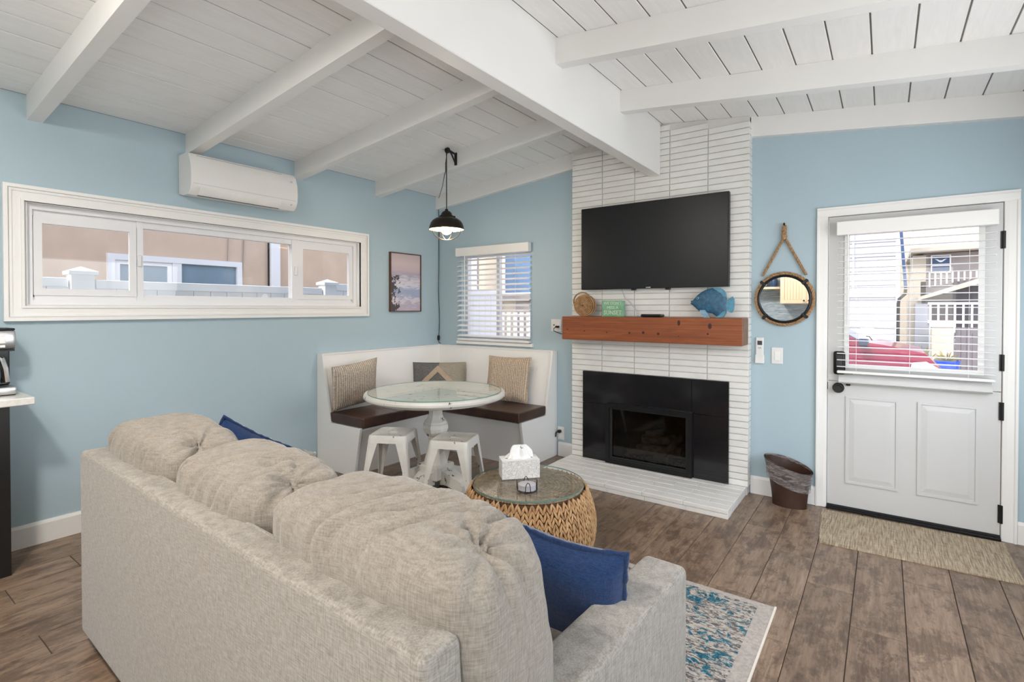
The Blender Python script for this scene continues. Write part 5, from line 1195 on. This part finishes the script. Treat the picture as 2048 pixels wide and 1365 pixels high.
for i in range(13): part('deck_picket', MB().box(4.84 + .085 * i, 4.865 + .085 * i, 8.46, 8.48, 1.84 + .02 * i, 2.12), 'vinyl', bhs)
pr = thing('porch_railing', 'white porch railing in front of the beach house', 'railing', (5.2, 7.9, .12))
part('rail', MB().box(4.80, 5.9, 7.84, 7.90, 1.50, 1.54), 'vinyl', pr); part('rail', MB().box(4.80, 5.9, 7.84, 7.90, 1.16, 1.21), 'vinyl', pr)
for i in range(10): part('baluster', MB().box(4.82 + .115 * i, 4.85 + .115 * i, 7.85, 7.89, .1205, 1.50), 'vinyl', pr)
cp = thing('cream_pillar', 'cream plaster pillar below the porch railing', 'pillar', (4.98, 7.5, .12)); part('shaft', MB().bbox(4.83, 5.13, 7.40, 7.70, .1205, 1.10, .01), 'cream', cp); part('cap', MB().bbox(4.81, 5.15, 7.38, 7.72, 1.10, 1.16, .01), 'vinyl', cp)
gg = thing('grey_gate', 'dark grey board gate right of the cream pillar', 'gate', (5.3, 7.5, .12))
for i in range(5): part('board', MB().box(5.16 + .075 * i, 5.23 + .075 * i, 7.5, 7.53, .1205, 1.10), 'sidingdark', gg)
part('gate_rail', MB().box(5.15, 5.54, 7.53, 7.55, .9, 1.0), 'sidingdark', gg)
tw = thing('tan_fence', 'tan board fence at the right of the door glass', 'fence', (5.8, 7.4, .12))
for i in range(8): part('board', MB().box(5.56 + .1 * i, 5.655 + .1 * i, 7.4, 7.43, .1205, 1.22), 'cream', tw)
pt = thing('flower_pot', 'cobalt blue glazed pot in front of the gate', 'pot', (4.96, 6.4, .12))
part('pot', MB().lathe([(.10, .1205), (.15, .28), (.16, .50), (.175, .55), (.175, .60), (.15, .60), (.14, .52), (0, .50)], (4.96, 6.4, 0), 24, cap=False), 'pot', pt, True)
mb = MB()
for i in range(60):
    a = random.uniform(0, 6.28); e = random.uniform(.2, 1.2); d = Vector((math.cos(a) * math.cos(e), math.sin(a) * math.cos(e), math.sin(e))); leaf(mb, Vector((4.96, 6.4, .57)) + d * random.uniform(.05, .16), d, Vector((-math.sin(a), math.cos(a), .3)), .10, .012, .004)
part('plant', mb, 'leaf', pt, kind='stuff', fix=False)
sh_ = thing('dry_shrub', 'dry olive shrub beside the grey house corner', 'shrub', (4.65, 6.9, .12)); mb = MB()
for i in range(160):
    a = random.uniform(0, 6.28); e = random.uniform(.1, 1.4); d = Vector((math.cos(a) * math.cos(e), math.sin(a) * math.cos(e), math.sin(e))); leaf(mb, Vector((4.65, 6.9, .35)) + Vector((d.x * .35, d.y * .2, d.z * .42)) * random.uniform(.3, 1), d, Vector((-math.sin(a), math.cos(a), .3)), .13, .014, .004)
part('leaves', mb, 'leaf', sh_, kind='stuff', fix=False); part('stem', MB().tube([(4.65, 6.9, .1205), (4.65, 6.9, .5)], .02, 6), 'walnut', sh_)
# lawn chair with a fan back
lc = thing('lawn_chair', 'white slat-back lawn chair in front of the grey house', 'chair', (3.92, 5.75, .12))
for i in range(5): part('back_slat', MB().bbox(3.775 + .062 * i, 3.83 + .062 * i, 5.98, 6.0, .45, 1.13 - .012 * (i - 2) ** 2, .004), 'vinyl', lc)
for i in range(5): part('seat_slat', MB().box(3.72, 4.12, 5.52 + .09 * i, 5.60 + .09 * i, .44, .46), 'vinyl', lc)
for x in (3.70, 4.10): part('arm', MB().box(x - .02, x + .06, 5.45, 6.0, .64, .665), 'vinyl', lc)
for x in (3.71, 4.11):
    for y in (5.5, 5.95): part('leg', MB().box(x, x + .04, y - .03, y + .03, .1205, .64), 'vinyl', lc)
# parked car
cr = thing('parked_car', 'raspberry red parked car with its hood towards the right', 'car', (2.7, 3.9, -.15))
def car_prof(x):
    pts = [(.55, .80), (.75, .93), (1.35, 1.0), (1.75, 1.32), (2.5, 1.40), (3.15, 1.33), (3.80, 1.0), (4.15, .955), (4.5, .88), (4.68, .78), (4.74, .62), (4.74, .35)]
    for (a, za), (b, zb) in zip(pts, pts[1:]):
        if x <= b: return za + (zb - za) * max(0, (x - a)) / (b - a)
    return .35
sill = [(.60, .12), (.72, .12)] + [(1.28 + .34 * math.cos(R(a)) * 1, .16 + .34 * math.sin(R(a))) for a in range(180, -1, -20)] + [(3.65 + .34 * math.cos(R(a)), .16 + .34 * math.sin(R(a))) for a in range(180, -1, -20)] + [(4.45, .12), (4.70, .16)]
upp = [(4.74, .40), (4.74, .60), (4.69, .74), (4.52, .86), (4.15, .945), (3.80, .995), (1.40, 1.0), (.75, .93), (.55, .80), (.53, .5)]
part('body', MB().prism(sill + upp, 'y', 3.25, 4.90), 'carpaint', cr)
part('hood', MB().prism([(3.78, .99), (4.15, .94), (4.50, .86), (4.66, .76), (4.55, .90), (4.15, .985), (3.80, 1.03)], 'y', 3.42, 4.73), 'carpaint', cr)
cab = [(1.45, 1.0), (3.97, .985), (3.33, 1.36), (2.5, 1.43), (1.85, 1.36)]
part('cabin', MB().prism(cab, 'y', 3.36, 4.79), 'carpaint', cr)
part('windshield', MB().add([(3.98, 3.42, .99), (3.98, 4.73, .99), (3.35, 4.66, 1.362), (3.35, 3.49, 1.362), (3.95, 3.42, .98), (3.95, 4.73, .98), (3.32, 4.66, 1.35), (3.32, 3.49, 1.35)], [(0, 1, 2, 3), (7, 6, 5, 4), (0, 4, 5, 1), (1, 5, 6, 2), (2, 6, 7, 3), (3, 7, 4, 0)]), 'carglass', cr)
part('side_window', MB().prism([(2.55, 1.03), (3.83, 1.03), (3.31, 1.32), (2.55, 1.38)], 'y', 3.345, 3.36), 'carglass', cr); part('side_window', MB().prism([(1.65, 1.03), (2.48, 1.03), (2.48, 1.38), (1.88, 1.33)], 'y', 3.345, 3.36), 'carglass', cr)
mir = part('wing_mirror', MB().bbox(3.905, 4.010, 3.08, 3.24, .975, 1.070, .02, 2), 'carglass', cr, 40); part('mirror_arm', MB().tube([(3.92, 3.36, 1.0), (3.94, 3.2, 1.01)], .018, 8), 'rubber', mir)
for x in (1.28, 3.65):
    for ya, yb in ((3.24, 3.44), (4.71, 4.91)):
        wh = part('wheel', MB().lathe([(.18, ya), (.30, ya), (.31, ya + .02), (.31, yb - .02), (.30, yb), (.18, yb)], (x, 0, .16), 28, 'y'), 'rubber', cr, True); part('hubcap', MB().lathe([(.0, ya - .01), (.15, ya - .008), (.20, ya + .01), (.2, yb - .01), (.0, yb)], (x, 0, .16), 24, 'y', cap=False), 'steel', wh, True)
part('headlight', MB().prism([(4.40, .70), (4.66, .66), (4.69, .73), (4.55, .82), (4.42, .80)], 'y', 3.235, 3.42), 'lampglass', cr); part('wiper', MB().tube([(4.03, 3.55, 1.035), (4.00, 3.9, 1.06), (3.96, 4.2, 1.05)], .008, 6), 'rubber', cr)
part('arch_trim', MB().tube([(3.65 + .37 * math.cos(R(a)), 3.245, .16 + .37 * math.sin(R(a))) for a in range(0, 181, 12)], .03, 6), 'siding', cr, True)
